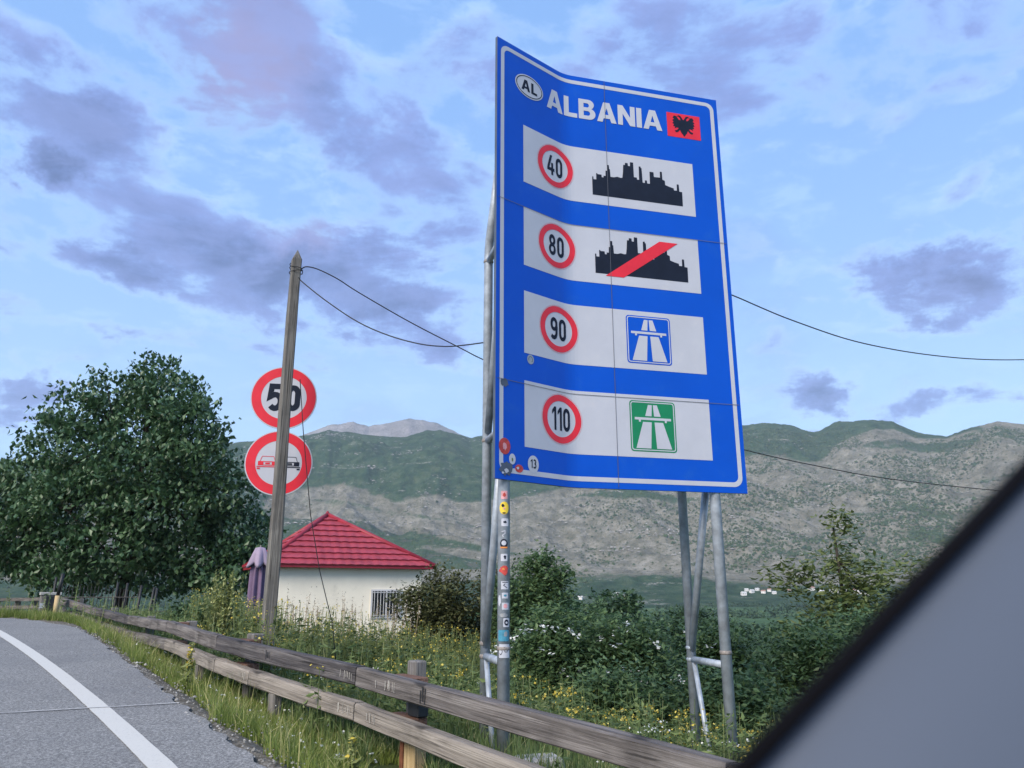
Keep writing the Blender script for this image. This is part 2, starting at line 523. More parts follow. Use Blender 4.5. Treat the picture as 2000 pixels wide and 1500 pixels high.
M['stem'] = simple('plant_stem', (.10, .13, .05), .7, .3, 9)
M['drystem'] = simple('dry_stem', (.27, .22, .15), .8, .3, 9)
M['leaf_tree'] = leafmat('broadleaf_leaf', (.026, .066, .03), (.075, .145, .06), (.21, .29, .16), .42, .22, .5)
M['leaf_dark'] = leafmat('dark_shrub_leaf', (.045, .09, .04), (.13, .21, .085), (.23, .31, .14), .5, .38)
M['leaf_fresh'] = leafmat('fresh_shrub_leaf', (.035, .07, .024), (.09, .15, .05), (.17, .22, .09), .5, .3)
M['leaf_olive'] = leafmat('olive_shrub_leaf', (.045, .055, .02), (.11, .12, .045), (.18, .16, .08), .55, .25)
M['leaf_sap'] = leafmat('sapling_leaf', (.07, .10, .03), (.15, .19, .06), (.24, .26, .11), .5, .35)
M['leaf_shoot'] = leafmat('pale_shoot_leaf', (.15, .18, .05), (.34, .37, .14), (.55, .56, .28), .5, .35)
M['leaf_valley'] = leafmat('valley_tree_leaf', (.025, .055, .022), (.05, .095, .037), (.08, .13, .05), .6, .2)
M['grass_v'] = leafmat('verge_grass_blade', (.12, .165, .034), (.26, .32, .08), (.50, .45, .21), .55, .4, .3)
M['grass_m'] = leafmat('meadow_grass_blade', (.08, .125, .042), (.185, .25, .09), (.40, .37, .19), .55, .35, .3)
M['yellow'] = leafmat('yellow_petal', (.42, .30, .03), (.62, .50, .08), (.75, .65, .2), .6, .2)
M['blossom'] = leafmat('white_petal', (.55, .57, .52), (.78, .78, .74), None, .6, .2)
M['scrub'] = leafmat('mountain_scrub_leaf', (.03, .055, .028), (.055, .085, .038), (.08, .105, .05), .9, 0.05, .1)
M['crag'] = leafmat('mountain_crag_rock', (.20, .19, .175), (.30, .285, .26), (.40, .38, .35), .9, 0.0, .1)
M['gravel'] = leafmat('limestone_grit', (.13, .125, .115), (.27, .26, .24), (.45, .44, .42), .9, 0.0, .1)
M['vwall'] = simple('village_white_wall', (.72, .70, .67), .8, .1, .2)
M['vroof'] = simple('village_roof', (.34, .17, .12), .8, .2, .3)
M['vroof_pale'] = simple('village_pale_roof', (.62, .60, .58), .8, .2, .3)
M['rubber'] = simple('black_rubber', (.004, .004, .006), .9, .1, 20, .08)
M['yellow_st'] = simple('sticker_yellow', (.72, .52, .04), .5, .1, 20)
M['teal_st'] = simple('sticker_teal', (.05, .22, .32), .5, .3, 20)
M['red_st'] = simple('sticker_red', (.45, .05, .04), .5, .3, 30)
M['pink_st'] = simple('sticker_pink', (.62, .30, .32), .5, .2, 30)
M['orange_st'] = simple('sticker_orange', (.62, .22, .05), .5, .2, 30)


def trimmat():
    m, nt, b, _ = new_mat('grey_moulded_plastic')
    n = tex(nt, 'noise', 900, 2, .5); l = tex(nt, 'noise', 3, 3, .5)
    c = ramp(nt, l, [(.3, (.066, .083, .117)), (.7, (.073, .09, .125))])
    nt.links.new(c, b.inputs['Base Color']); b.inputs['Roughness'].default_value = .62; b.inputs['Specular IOR Level'].default_value = .3
    bump(nt, b, n, .25, .0006); return m


M['trim'] = trimmat()

# ------------------------------------------------------------------ ground, road
EA = np.array([-.552, .834]); EP = np.array([.834, .552])
GA = [-60, -10, 0, 20, 24, 34, 60, 200]; GZ = [-.5, -.3, 0, .72, .72, .40, .2, 0]
DQ = [-60, 0, .15, .6, 1.3, 2.3, 3.5, 5, 12, 40, 120, 400, 1000]; DZ = [0, 0, .05, .27, .36, .42, .64, .95, 1.7, 4.4, 9, 13, 14]
PEA = [-60, 15, 17.4, 19, 20, 22, 26, 32, 60]; PEP = [1.6, 1.6, 1.45, 1.0, .5, -.9, -4.2, -10, -45]


def ap(x, y): return x * EA[0] + y * EA[1], x * EP[0] + y * EP[1]
def xy(a, p): return a * EA[0] + p * EP[0], a * EA[1] + p * EP[1]
def pe(a): return np.interp(a, PEA, PEP)


def zg(x, y, rough=True):
    x = np.asarray(x, float); y = np.asarray(y, float)
    a, p = ap(x, y)
    q = p - np.interp(a, [-60, 15, 30, 60], [1.6, 1.6, 1.5, 1.2])
    z = np.interp(a, GA, GZ) * np.exp(-np.maximum(q - 8, 0) / 30) - np.interp(q, DQ, DZ)
    if rough:
        off = np.clip((p - pe(a)) / .8, 0, 1)
        z = z + off * (.10 * (fbm(x * .9, y * .9, 4, 3) - .5) + .04 * (fbm(x * 4, y * 4, 2, 9) - .5))
    r = np.hypot(x, y); k = np.clip((r - 60) / 340, 0, 1); k = k * k * (3 - 2 * k)
    return z * (1 - k) + (-13 + 6 * (fbm(x / 90, y / 90, 3, 5) - .5)) * k


nr, na = 330, 440
rr = .4 * np.exp(np.linspace(0, math.log(1500 / .4), nr)); th = np.linspace(0, 2 * pi, na, endpoint=False)
RR, TH = np.meshgrid(rr, th, indexing='ij'); GX, GY = RR * np.sin(TH), RR * np.cos(TH)
P = np.stack([GX, GY, zg(GX, GY)], -1)
_a, _p = ap(GX, GY)
P[..., 2] -= np.where((_p < pe(_a) + .02) & (RR < 90), .05, 0)   # bed under the road sheet
_d = np.abs(_p - pe(_a) - .12) / .38
dirt = np.where(RR < 60, np.clip(1.25 - _d + .9 * (fbm(GX * 1.7, GY * 1.7, 3, 66) - .5), 0, 1), 0)
grid('ground', P, M['soil'], {'dirt': dirt}, wrap=True)['kind'] = 'structure'


def road_sheet(name, rows, mat, lift):
    """rows: list of (a, [p values]) -> sheet lying on the road surface."""
    A = np.array([[xy(a, p) for p in ps] for a, ps in rows])
    z = zg(A[..., 0], A[..., 1], False) + lift
    o = grid(name, np.concatenate([A, z[..., None]], -1), mat); o['kind'] = 'structure'; return o


rows = []
for a in np.concatenate([np.arange(-25, 0, 1.0), np.arange(0, 26, .12)]):
    e = float(pe(a)) + .10 * (float(fbm(np.array(a * 1.9), np.array(.3), 3, 2)) - .5) + .13 * (float(fbm(np.array(a * 7.), np.array(.7), 2, 4)) - .5)
    w = 7.2
    rows.append((a, [e - w * k / 10 for k in range(11)][::-1]))
road_sheet('road', rows, M['asphalt'], .0)


def linep(a): return .99 + .012 * min(a, 5.4) - .012 * 5.4 + .055 - (a - 5.4) * .036 * (a > 5.4) - .0031 * max(a - 5.4, 0) ** 2


rows = []
for a in np.arange(-14, 19.6, .1):
    j1 = .006 * (float(fbm(np.array(a * 9.), np.array(.1), 2, 6)) - .5); c = linep(a)
    rows.append((a, [c - .077 + j1, c, c + .077 - j1]))
road_sheet('edge_line', rows, M['paint'], .006)
rows = []
for p in np.arange(-2.0, 1.60, .07):
    a = 7.72 - .09 * (p - .9) + .03 * (float(fbm(np.array(p * 4.), np.array(.2), 3, 8)) - .5); w = .012 * (.5 + float(vn(np.array(p * 9.), np.array(.5), 3)))
    rows.append((p, a, w))
A = np.array([[xy(a - w, p), xy(a + w, p)] for p, a, w in rows])
grid('road_joint', np.concatenate([A, (zg(A[..., 0], A[..., 1], False) + .010)[..., None]], -1), simple('joint_filler', (.42, .41, .39), .9, .3, 20))['kind'] = 'structure'

# ------------------------------------------------------------------ mountains
RIDGE = [(-60, .10), (-45, .12), (-33.9, .138), (-31, .145), (-25, .165), (-20, .181), (-18, .186), (-15.2, .1963), (-13.7, .2045), (-11.5, .2015), (-9.2, .1985), (-8.0, .199), (-6.6, .2075), (-5.4, .2095), (-4.6, .2061),
         (-3.1, .1996), (-2.1, .2032), (2, .210), (8, .215), (13.4, .208), (17.2, .2075), (18.4, .2087), (20.3, .2036), (21.8, .192), (23.55, .2045), (24.4, .2020), (25.5, .2030),
         (26.9, .1968), (28.2, .1823), (29.9, .175), (31.4, .1823), (32.9, .187), (34.2, .1796), (40, .19), (60, .15)]
FARR = [(-40, .12), (-24, .165), (-18, .18), (-16.6, .1883), (-15.5, .1959), (-13.75, .211), (-11.9, .2175), (-10.8, .212), (-9.3, .2178), (-7.76, .2245), (-5.8, .2195), (-3.7, .203), (-1.9, .1895), (3, .16), (20, .12)]
R0, R1 = 950.0, 2250.0


def ridge_s(az): return np.interp(az, [a for a, _ in RIDGE], [s for _, s in RIDGE])


def mz(az, r):
    """height of the mountain side at bearing az (degrees) and distance r"""
    x, y = r * np.sin(np.radians(az)), r * np.cos(np.radians(az))
    s = ridge_s(az) + .0035 * (fbm(az * 2.2, az * 0 + 1.5, 4, 21) - .5)
    t = (r - R0) / (R1 - R0); tc = np.clip(t, 0, 1)
    F = .35 * tc + .65 * (tc * tc * (3 - 2 * tc))
    e = -.0145 + (s + .0145) * F
    rid = (ridged(x / 420, y / 420, 5, 31) - .62) * .085 + (ridged(x / 110, y / 110, 5, 37) - .62) * .03
    e = e + rid * np.clip(4 * tc * (1 - tc), 0, 1) * np.clip(tc * 3, 0, 1)
    e = np.where(t > 1, s - (t - 1) * .22, e)
    return CAMZ + r * e


azs = np.linspace(-56, 52, 1000); rs = np.concatenate([np.linspace(R0 - 60, R1, 230), np.linspace(R1 + 12, R1 + 400, 14)])
RS, AZ = np.meshgrid(rs, azs, indexing='ij')
X, Y = RS * np.sin(np.radians(AZ)), RS * np.cos(np.radians(AZ)); Z = mz(AZ, RS)
Z = np.where(RS < R0, -16 + 0 * Z, Z)
tt = ((Z - CAMZ) / RS) / ridge_s(AZ)      # 0 foot .. 1 ridge, as seen
nz = fbm(X / 230, Y / 230, 4, 51) - .5
bound = np.interp(AZ, [-40, -20, -12, -6, -2, 6, 12, 17, 22, 26, 30, 34, 45], [.55, .56, .58, .52, .50, .60, .72, .80, .80, .88, .97, 1.02, 1.0])
veg = np.clip((tt + .34 * nz - bound) / .07, 0, 1) * .75 + .18
veg = np.maximum(veg, np.clip((.11 - tt + .2 * nz) / .08, 0, 1) * .8)
str_ = fbm(X / 300 + Z / 60, Y / 700, 4, 61)
veg = np.where((tt < bound) & (tt > .15), np.maximum(veg, np.clip((str_ - np.interp(AZ, [2, 14], [.545, .64])) * 6, 0, .6)), veg)
grid('mountain', np.stack([X, Y, Z], -1), M['rock'], {'veg': veg})['kind'] = 'structure'

azf = np.linspace(-40, 20, 420); rf = np.linspace(2500, 3750, 90)
RF, AF = np.meshgrid(rf, azf, indexing='ij')
XF, YF = RF * np.sin(np.radians(AF)), RF * np.cos(np.radians(AF))
sf = np.interp(AF, [a for a, _ in FARR], [s for _, s in FARR]) + .003 * (fbm(AF * 2.7, AF * 0 + 3, 4, 71) - .5)
tf = np.clip((RF - 2500) / 1000, 0, 1)
ef = sf * (.25 + .75 * tf) + (ridged(XF / 300, YF / 300, 5, 77) - .62) * .05 * np.clip(4 * tf * (1 - tf), 0, 1)
ef = np.where(RF > 3500, sf - (RF - 3500) / 250 * .1, ef)
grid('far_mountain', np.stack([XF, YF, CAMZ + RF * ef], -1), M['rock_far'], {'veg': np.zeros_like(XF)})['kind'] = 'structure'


def blobs(name, C, SZ, mat, kind='stuff'):
    """many small uneven low lumps in one mesh"""
    base = np.array([(1, 0, 0), (.3, .95, 0), (-.8, .6, 0), (-.8, -.6, 0), (.3, -.95, 0), (.5, .4, .75), (-.5, .3, .85), (0, -.5, .7), (.05, .05, 1.05)])
    tri = [(0, 1, 5), (1, 2, 6), (2, 3, 6), (3, 4, 7), (4, 0, 7), (0, 5, 7), (1, 6, 5), (3, 7, 6), (5, 6, 8), (6, 7, 8), (7, 5, 8)]
    n = len(C); w = RNG.uniform(0, 2 * pi, n); jit = RNG.uniform(.7, 1.3, (n, 9, 3))
    B = base[None] * jit * SZ[:, None, :]
    ca, sa = np.cos(w)[:, None], np.sin(w)[:, None]
    Bx = B[..., 0] * ca - B[..., 1] * sa; By = B[..., 0] * sa + B[..., 1] * ca
    Vv = np.stack([Bx, By, B[..., 2]], -1) + C[:, None, :]
    T = Vv[:, np.array(tri)].reshape(-1, 3, 3)
    o = polys(name, T, mat, np.repeat(RNG.uniform(0, 1, n), len(tri)))
    o['kind'] = kind; return o


def on_mountain(n, az0, az1, t0, t1, dens=None):
    az = RNG.uniform(az0, az1, n * 4); r = RNG.uniform(R0 + 40, R1, n * 4); z = mz(az, r)
    x, y = r * np.sin(np.radians(az)), r * np.cos(np.radians(az))
    t = ((z - CAMZ) / r) / ridge_s(az); k = (t > t0) & (t < t1)
    if dens is not None: k &= RNG.uniform(0, 1, len(az)) < dens(az, t, x, y)
    return np.stack([x, y, z], -1)[k][:n]


C = np.concatenate([on_mountain(21000, 5, 37, .12, .97, lambda a, t, x, y: np.clip((fbm(x / 120, y / 120, 3, 81) - .38) * 5, .06, 1) * np.clip(.35 + (a - 8) / 24, .2, 1)),
                    on_mountain(3500, -36, 6, .03, .85, lambda a, t, x, y: np.clip((fbm(x / 160, y / 160, 3, 83) - .5) * 6, .02, 1))])
s = RNG.uniform(1.1, 2.9, len(C)) * np.where(RNG.uniform(0, 1, len(C)) < .05, 1.9, 1)
blobs('mountain_scrub', C - np.array([0, 0, .3]), np.stack([s, s, s * .9], -1), M['scrub'])
led = lambda a, t, x, y: np.clip((fbm(x / 60 + 0, y / 60, 3, 91) - .52) * 8, 0, 1) * np.clip((np.sin(t * 70 + 5 * fbm(x / 250, y / 250, 2, 93)) - .35) * 2, .02, 1)
C = np.concatenate([on_mountain(5200, -36, -7, .36, .99, led), on_mountain(1500, -8, 2, .4, .99, led), on_mountain(2600, 4, 37, .25, .97, led), on_mountain(2600, -8, 16, .22, .6, led)])
s = RNG.uniform(.9, 2.9, len(C))
blobs('mountain_crags', C - np.array([0, 0, .4]), np.stack([s * 1.7, s * 1.3, s * .75], -1), M['crag'])

# ------------------------------------------------------------------ foliage builders


def leaves(C, size, rng, droop=.5, aspect=.62, spread=.35):
    """one folded leaf (two triangles) at each point of C"""
    n = len(C); yaw = rng.uniform(0, 2 * pi, n); pit = rng.normal(-droop, spread, n); roll = rng.normal(0, .5, n)
    L = size * rng.uniform(.6, 1.25, n)
    d = np.stack([np.cos(yaw) * np.cos(pit), np.sin(yaw) * np.cos(pit), np.sin(pit)], -1)
    side = np.stack([-np.sin(yaw), np.cos(yaw), np.zeros(n)], -1)
    up = np.cross(d, side); s2 = side * np.cos(roll)[:, None] + up * np.sin(roll)[:, None]
    u2 = np.cross(d, s2)
    base = C - d * L[:, None] * .5; tip = C + d * L[:, None] * .5 - u2 * 0
    w = (L * aspect * .5)[:, None]
    lift = u2 * (L * -.10)[:, None]
    m = C - d * (L * .08)[:, None]
    l, r = m + s2 * w + lift, m - s2 * w + lift
    T = np.stack([np.stack([base, l, tip], 1), np.stack([base, tip, r], 1)], 1).reshape(-1, 3, 3)
    return T


def cluster_points(lobes, nclump, per, cr, rng, shell=.55, flat=.75):
    """leaf positions: clumps scattered through the outer volume of ellipsoid lobes"""
    vol = np.array([l[3] * l[4] * l[5] for l in lobes]) ** .72; pick = rng.choice(len(lobes), nclump, p=vol / vol.sum())
    L = np.array(lobes)[pick]
    v = rng.normal(0, 1, (nclump, 3)); v /= np.linalg.norm(v, axis=1)[:, None]
    rad = shell + (1 - shell) * rng.uniform(0, 1, nclump) ** .6
    C = L[:, :3] + v * L[:, 3:6] * rad[:, None]
    Pts = np.repeat(C, per, 0) + rng.normal(0, 1, (nclump * per, 3)) * cr * np.array([1, 1, flat])
    br = np.repeat(rng.uniform(0, 1, nclump), per) * .6 + rng.uniform(0, 1, nclump * per) * .4
    return Pts, br, C


def limb_mesh(base, tips, r0, rng, name, parent, mat, trunk_top):
    mb = MB(); b = Vector(base); tt_ = Vector(trunk_top)
    mb.tube([b, b.lerp(tt_, .35) + Vector((.04, .03, 0)), b.lerp(tt_, .7), tt_], [r0 * 1.25, r0, r0 * .8, r0 * .45], 9)
    for tp in tips:
        tp = Vector(tp); k = rng.uniform(.25, .85); st = b.lerp(tt_, k); mid = st.lerp(tp, .5) + Vector((0, 0, .12 * (tp - st).length))
        mb.tube([st, mid, tp], [r0 * .35, r0 * .2, r0 * .06], 5, cap=False)
    return mb.build(name, mat, parent, smooth=True)


def plant(name, base, lobes, nclump, per, cr, lsize, mat, seed, label, cat, group=None, trunk_r=.06, trunk_top=None, ntips=14, droop=.4, aspect=.62, shell=.5, crown='crown', trunk='trunk', flat=.75):
    """tree or bush: lobes are given relative to its base"""
    rng = np.random.default_rng(seed)
    root = empty(name, base, 0, label, cat, group)
    Pts, br, C = cluster_points(lobes, nclump, per, cr, rng, shell, flat)
    k = Pts[:, 2] > .03; Pts, br = Pts[k], br[k]
    T = leaves(Pts, lsize, rng, droop, aspect)
    polys(crown, T, mat, np.repeat(br, 2), root)
    top = trunk_top or (0, 0, max(l[2] for l in lobes))
    limb_mesh((0, 0, -.3), C[rng.choice(len(C), min(ntips, len(C)), replace=False)], trunk_r, random.Random(seed), trunk, root, M['bark'], top)
    return root


# ------------------------------------------------------------------ valley woods and village
def valley_proto(seed, w, h, mat):
    rng = np.random.default_rng(seed); lob = []
    for k in range(7): lob.append((rng.uniform(-.3, .3) * w, rng.uniform(-.3, .3) * w, h * rng.uniform(.3, .75), w * rng.uniform(.2, .34), w * rng.uniform(.2, .34), h * rng.uniform(.16, .26)))
    Pts, br, C = cluster_points(lob, 130, 9, .32, rng, .6)
    return leaves(Pts, .42, rng, .3, .7), np.repeat(br, 2)


protos = []
for k, (w, h) in enumerate(((5.5, 5.2), (4.4, 6.5), (6.5, 4.4))):
    T, br = valley_proto(100 + k, w, h, None)
    o = polys('crown', T, M['leaf_valley'], br); me = o.data; bpy.data.objects.remove(o)
    mb = MB().tube([(0, 0, -.5), (0, 0, h * .6)], [.16, .07], 6); protos.append((me, mb.mesh('trunk', M['bark'])))
vr = random.Random(8); ntree = 0
VLAB = ['round green tree in the belt of trees filling the valley floor', 'tall narrow tree in the belt of trees filling the valley floor', 'low spreading tree in the belt of trees filling the valley floor']
for k in range(70):
    az = vr.uniform(-4, 34); r = 42 * (230 / 42) ** vr.random()
    if -4 < az < 4 and r < 60: continue
    x, y = r * sin(radians(az)), r * cos(radians(az)); z = float(zg(x, y))
    kk = vr.randrange(3); sc = vr.uniform(.55, 1.0)
    top = (z + (5.2, 6.5, 4.4)[kk] * sc - CAMZ) / r
    if top > .012: sc *= max(.25, (.012 * r + CAMZ - z) / (top * r + CAMZ - z))
    root = empty('valley_tree', (x, y, z), vr.uniform(0, 6), VLAB[kk], 'tree', 'trees in the valley below the road')
    root.scale = (sc, sc, sc)
    link('crown', protos[kk][0], root); link('trunk', protos[kk][1], root)
rngf = np.random.default_rng(77)
az = rngf.uniform(-40, 40, 5200); r = 210 * (1000 / 210) ** rngf.uniform(0, 1, 5200)
x, y = r * np.sin(np.radians(az)), r * np.cos(np.radians(az))
k = fbm(x / 70, y / 70, 3, 15) > .47; x, y, r = x[k], y[k], r[k]
C0 = np.stack([x, y, zg(x, y)], -1); hh = rngf.uniform(3.0, 6.5, len(C0))
per = 26
v = rngf.normal(0, 1, (len(C0), per, 3)); v /= np.linalg.norm(v, axis=2)[..., None]
Cq = C0[:, None] + np.stack([v[..., 0] * hh[:, None] * .5, v[..., 1] * hh[:, None] * .5, hh[:, None] * (.5 + .45 * v[..., 2])], -1)
T = leaves(Cq.reshape(-1, 3), 1.9, rngf, .2, .8)
o = polys('forest', T, M['leaf_valley'], np.repeat(np.repeat(rngf.uniform(0, .7, len(C0)), per) + rngf.uniform(0, .3, len(C0) * per), 2))
tag(o, 'woods of the far valley floor below the mountain', None, None, 'stuff')


def village_house(az, e, w, roof):
    r_ = np.arange(R0 + 20, R0 + 500, 4.0); ee = (mz(np.full_like(r_, az), r_) - CAMZ) / r_
    k = int(np.argmin(np.abs(ee - e))); r = float(r_[k]); x, y = r * sin(radians(az)), r * cos(radians(az)); z = float(mz(np.array(az), np.array(r)))
    rz = vr.uniform(-.5, .5)
    root = empty('village_house', (x, y, z), rz, 'tiny white house of the distant village at the foot of the mountain', 'house', 'houses of the distant village')
    d = w * .75; h = w * .5
    MB().box((0, 0, h / 2 - .5), (w, d, h + 1)).build('wall', M['vwall'], root)
    q = w * .56; e2 = d * .58
    MB().add([(-q, -e2, h), (q, -e2, h), (q, e2, h), (-q, e2, h), (-q, 0, h + d * .32), (q, 0, h + d * .32)], [(0, 1, 5, 4), (2, 3, 4, 5), (0, 4, 3), (1, 2, 5), (3, 2, 1, 0)]).build('roof', roof, root)
    for sx in (-.25, .25):
        MB().box((sx * w, -d / 2 - .05, h * .55), (w * .12, .12, h * .3)).build('window', M['glass'], root)


for az, e, w in [(7.0, -.003, 9), (7.6, -.003, 10), (8.0, -.004, 8), (4.9, -.006, 7), (16.4, .004, 6), (16.75, .002, 7), (17.1, .0045, 6), (17.5, .0015, 7), (17.9, .0035, 6), (18.2, .001, 6), (19.2, .003, 6), (20.6, .005, 9), (21.2, .001, 8), (22.0, .002, 12), (22.6, .0005, 9), (23.4, .001, 12), (24.0, 0.0, 8), (16.2, -.001, 8)]:
    village_house(az, e, w * .8, M['vroof_pale'] if vr.random() < .7 else M['vroof'])

# ------------------------------------------------------------------ border sign
ZB, SW, SH = 2.23, 2.94, 4.8
TS = np.linspace(0, SW, 600)
ANG = np.radians(np.interp(TS, [0, .88, 1.08, SW], [40.0, 40.0, 14.45, 14.45]))
_ds = TS[1] - TS[0]
CX = -.157 + np.concatenate([[0], np.cumsum(np.cos(ANG[:-1]) * _ds)]); CY = 7.041 + np.concatenate([[0], np.cumsum(np.sin(ANG[:-1]) * _ds)])
KNOTS = [.88, .92, .96, 1.00, 1.04, 1.08]


def spos(s, t, off):
    a = np.interp(s, TS, ANG); wob = 0.0
    return (float(np.interp(s, TS, CX) + sin(a) * (off + wob)), float(np.interp(s, TS, CY) - cos(a) * (off + wob)), ZB + t)


def fill2d(loops):
    """filled 2D shape with holes -> verts, faces"""
    cu = bpy.data.curves.new('shape', 'CURVE'); cu.dimensions = '2D'; cu.fill_mode = 'BOTH'
    for lp in loops:
        sp = cu.splines.new('POLY'); sp.points.add(len(lp) - 1); sp.use_cyclic_u = True
        for p, c in zip(sp.points, lp): p.co = (c[0], c[1], 0, 1)
    o = bpy.data.objects.new('shape', cu); COL.objects.link(o)
    me = bpy.data.meshes.new_from_object(o.evaluated_get(bpy.context.evaluated_depsgraph_get()))
    bpy.data.objects.remove(o); bpy.data.curves.remove(cu)
    return me


def print_on_sign(name, shapes, off, mat, parent, mapf=spos, knots=KNOTS, rows=(), step=.0003):
    """shapes: list of loop-lists, each filled; laid on the sign sheet at height off above its face"""
    bm = bmesh.new()
    for k, loops in enumerate(shapes):
        me = fill2d(loops); b2 = bmesh.new(); b2.from_mesh(me); bpy.data.meshes.remove(me)
        for s_ in knots:
            bmesh.ops.bisect_plane(b2, geom=b2.verts[:] + b2.edges[:] + b2.faces[:], plane_co=(s_, 0, 0), plane_no=(1, 0, 0))
        for v in b2.verts: v.co.z = k * step
        tmp = bpy.data.meshes.new('t'); b2.to_mesh(tmp); b2.free(); bm.from_mesh(tmp); bpy.data.meshes.remove(tmp)
    bmesh.ops.triangulate(bm, faces=[f for f in bm.faces if len(f.verts) > 4])
    for v in bm.verts: v.co = mapf(v.co.x, v.co.y, off + v.co.z)
    bm.normal_update()
    me = bpy.data.meshes.new(name); bm.to_mesh(me); bm.free(); me.materials.append(mat)
    return link(name, me, parent)


def rrect(x0, y0, x1, y1, r, n=6):
    pts = []
    for cx, cy, a0 in ((x1 - r, y1 - r, 0), (x0 + r, y1 - r, 90), (x0 + r, y0 + r, 180), (x1 - r, y0 + r, 270)):
        pts += [(cx + r * cos(radians(a0 + 90 * k / n)), cy + r * sin(radians(a0 + 90 * k / n))) for k in range(n + 1)]
    return pts


def ell(cx, cy, rx, ry, n=40, a0=0, a1=360):
    full = abs(a1 - a0) >= 360
    return [(cx + rx * cos(radians(a0 + (a1 - a0) * k / (n if full else n - 1))), cy + ry * sin(radians(a0 + (a1 - a0) * k / (n if full else n - 1)))) for k in range(n)]


def stroke(path, w):
    L, Rr = [], []
    for i, p in enumerate(path):
        p0 = path[max(i - 1, 0)]; p1 = path[min(i + 1, len(path) - 1)]
        d0 = (p[0] - p0[0], p[1] - p0[1]); d1 = (p1[0] - p[0], p1[1] - p[1])
        def nrm(d): l = hypot(*d) or 1; return (-d[1] / l, d[0] / l)
        n0 = nrm(d0) if i > 0 else nrm(d1); n1 = nrm(d1) if i < len(path) - 1 else n0
        m = (n0[0] + n1[0], n0[1] + n1[1]); l2 = m[0] ** 2 + m[1] ** 2
        k = w / max(l2, .5)
        L.append((p[0] + m[0] * k, p[1] + m[1] * k)); Rr.append((p[0] - m[0] * k, p[1] - m[1] * k))
    return L + Rr[::-1]


WT = .175


def glyph(ch):
    """returns (width, shapes) in a box of height 1; shapes is a list of loop-lists"""
    if ch == 'A': return .98, [[[(0, 0), (.33, 1), (.65, 1), (.98, 0), (.71, 0), (.65, .19), (.33, .19), (.27, 0)], [(.39, .38), (.59, .38), (.49, .72)]]]
    if ch == 'L': return .68, [[[(0, 0), (0, 1), (.26, 1), (.26, .21), (.68, .21), (.68, 0)]]]
    if ch == 'I': return .27, [[[(0, 0), (0, 1), (.27, 1), (.27, 0)]]]
    if ch == 'N': return .88, [[[(0, 0), (0, 1), (.26, 1), (.63, .42), (.63, 1), (.88, 1), (.88, 0), (.62, 0), (.25, .58), (.25, 0)]]]
    if ch == 'B':
        o = [(0, 0), (0, 1), (.5, 1)] + ell(.5, .755, .27, .245, 8, 90, -60) + ell(.52, .285, .32, .285, 10, 70, -90)
        return .84, [[o, [(.25, .6), (.25, .81), (.43, .81)] + ell(.43, .705, .09, .105, 6, 80, -80) + [(.43, .6)], [(.25, .19), (.25, .42), (.46, .42)] + ell(.46, .305, .11, .115, 6, 80, -80) + [(.46, .19)]]]
    w = WT
    if ch == '0': return .56, [[rrect(0, 0, .56, 1, .279), rrect(w, w * .95, .56 - w, 1 - w * .95, .124)]]
    if ch == '1': return .36, [[[(0, .66), (0, .82), (.2, 1), (.36, 1), (.36, 0), (.19, 0), (.19, .80)]]]
    if ch == '4': return .62, [[[(.34, 0), (.34, .2), (0, .2), (0, .35), (.25, 1), (.44, 1), (.19, .36), (.34, .36), (.34, .62), (.51, .62), (.51, .36), (.62, .36), (.62, .2), (.51, .2), (.51, 0)]]]
    if ch == '8': return .57, [[rrect(0, 0, .57, .56, .279), rrect(w, w * .95, .57 - w, .56 - w * .8, .10)], [rrect(.025, .46, .545, 1, .26), rrect(.025 + w, .46 + w * .8, .545 - w, 1 - w * .95, .10)]]
    if ch == '9': return .57, [[rrect(0, .38, .57, 1, .279), rrect(w, .38 + w * .9, .57 - w, 1 - w * .95, .125)], [stroke([(.07, .16), (.16, .095), (.3, .075), (.41, .13), (.475, .25), (.49, .42), (.49, .6)], w)]]
    if ch == '5': return .58, [[stroke([(.52, .92), (.14, .92), (.10, .52), (.2, .58)] + ell(.29, .34, .21, .265, 12, 95, -140), w)]]
    if ch == '3': return .5, [[stroke(ell(.22, .74, .2, .2, 9, 150, -75) + ell(.22, .27, .23, .22, 9, 75, -150), w)]]
    return .3, []


def text(s, x, y, h, wscale=1.0, gap=.1, center=False):
    """-> list of loop-lists for the word, its left edge (or centre) at x and its foot at y"""
    gl = [glyph(c) for c in s]; W = sum(g[0] for g in gl) * h * wscale + gap * h * (len(gl) - 1)
    if center: x -= W / 2
    out = []
    for w, shp in gl:
        for loops in shp: out.append([[(x + px * h * wscale, y + py * h) for px, py in lp] for lp in loops])
        x += w * h * wscale + gap * h
    return out


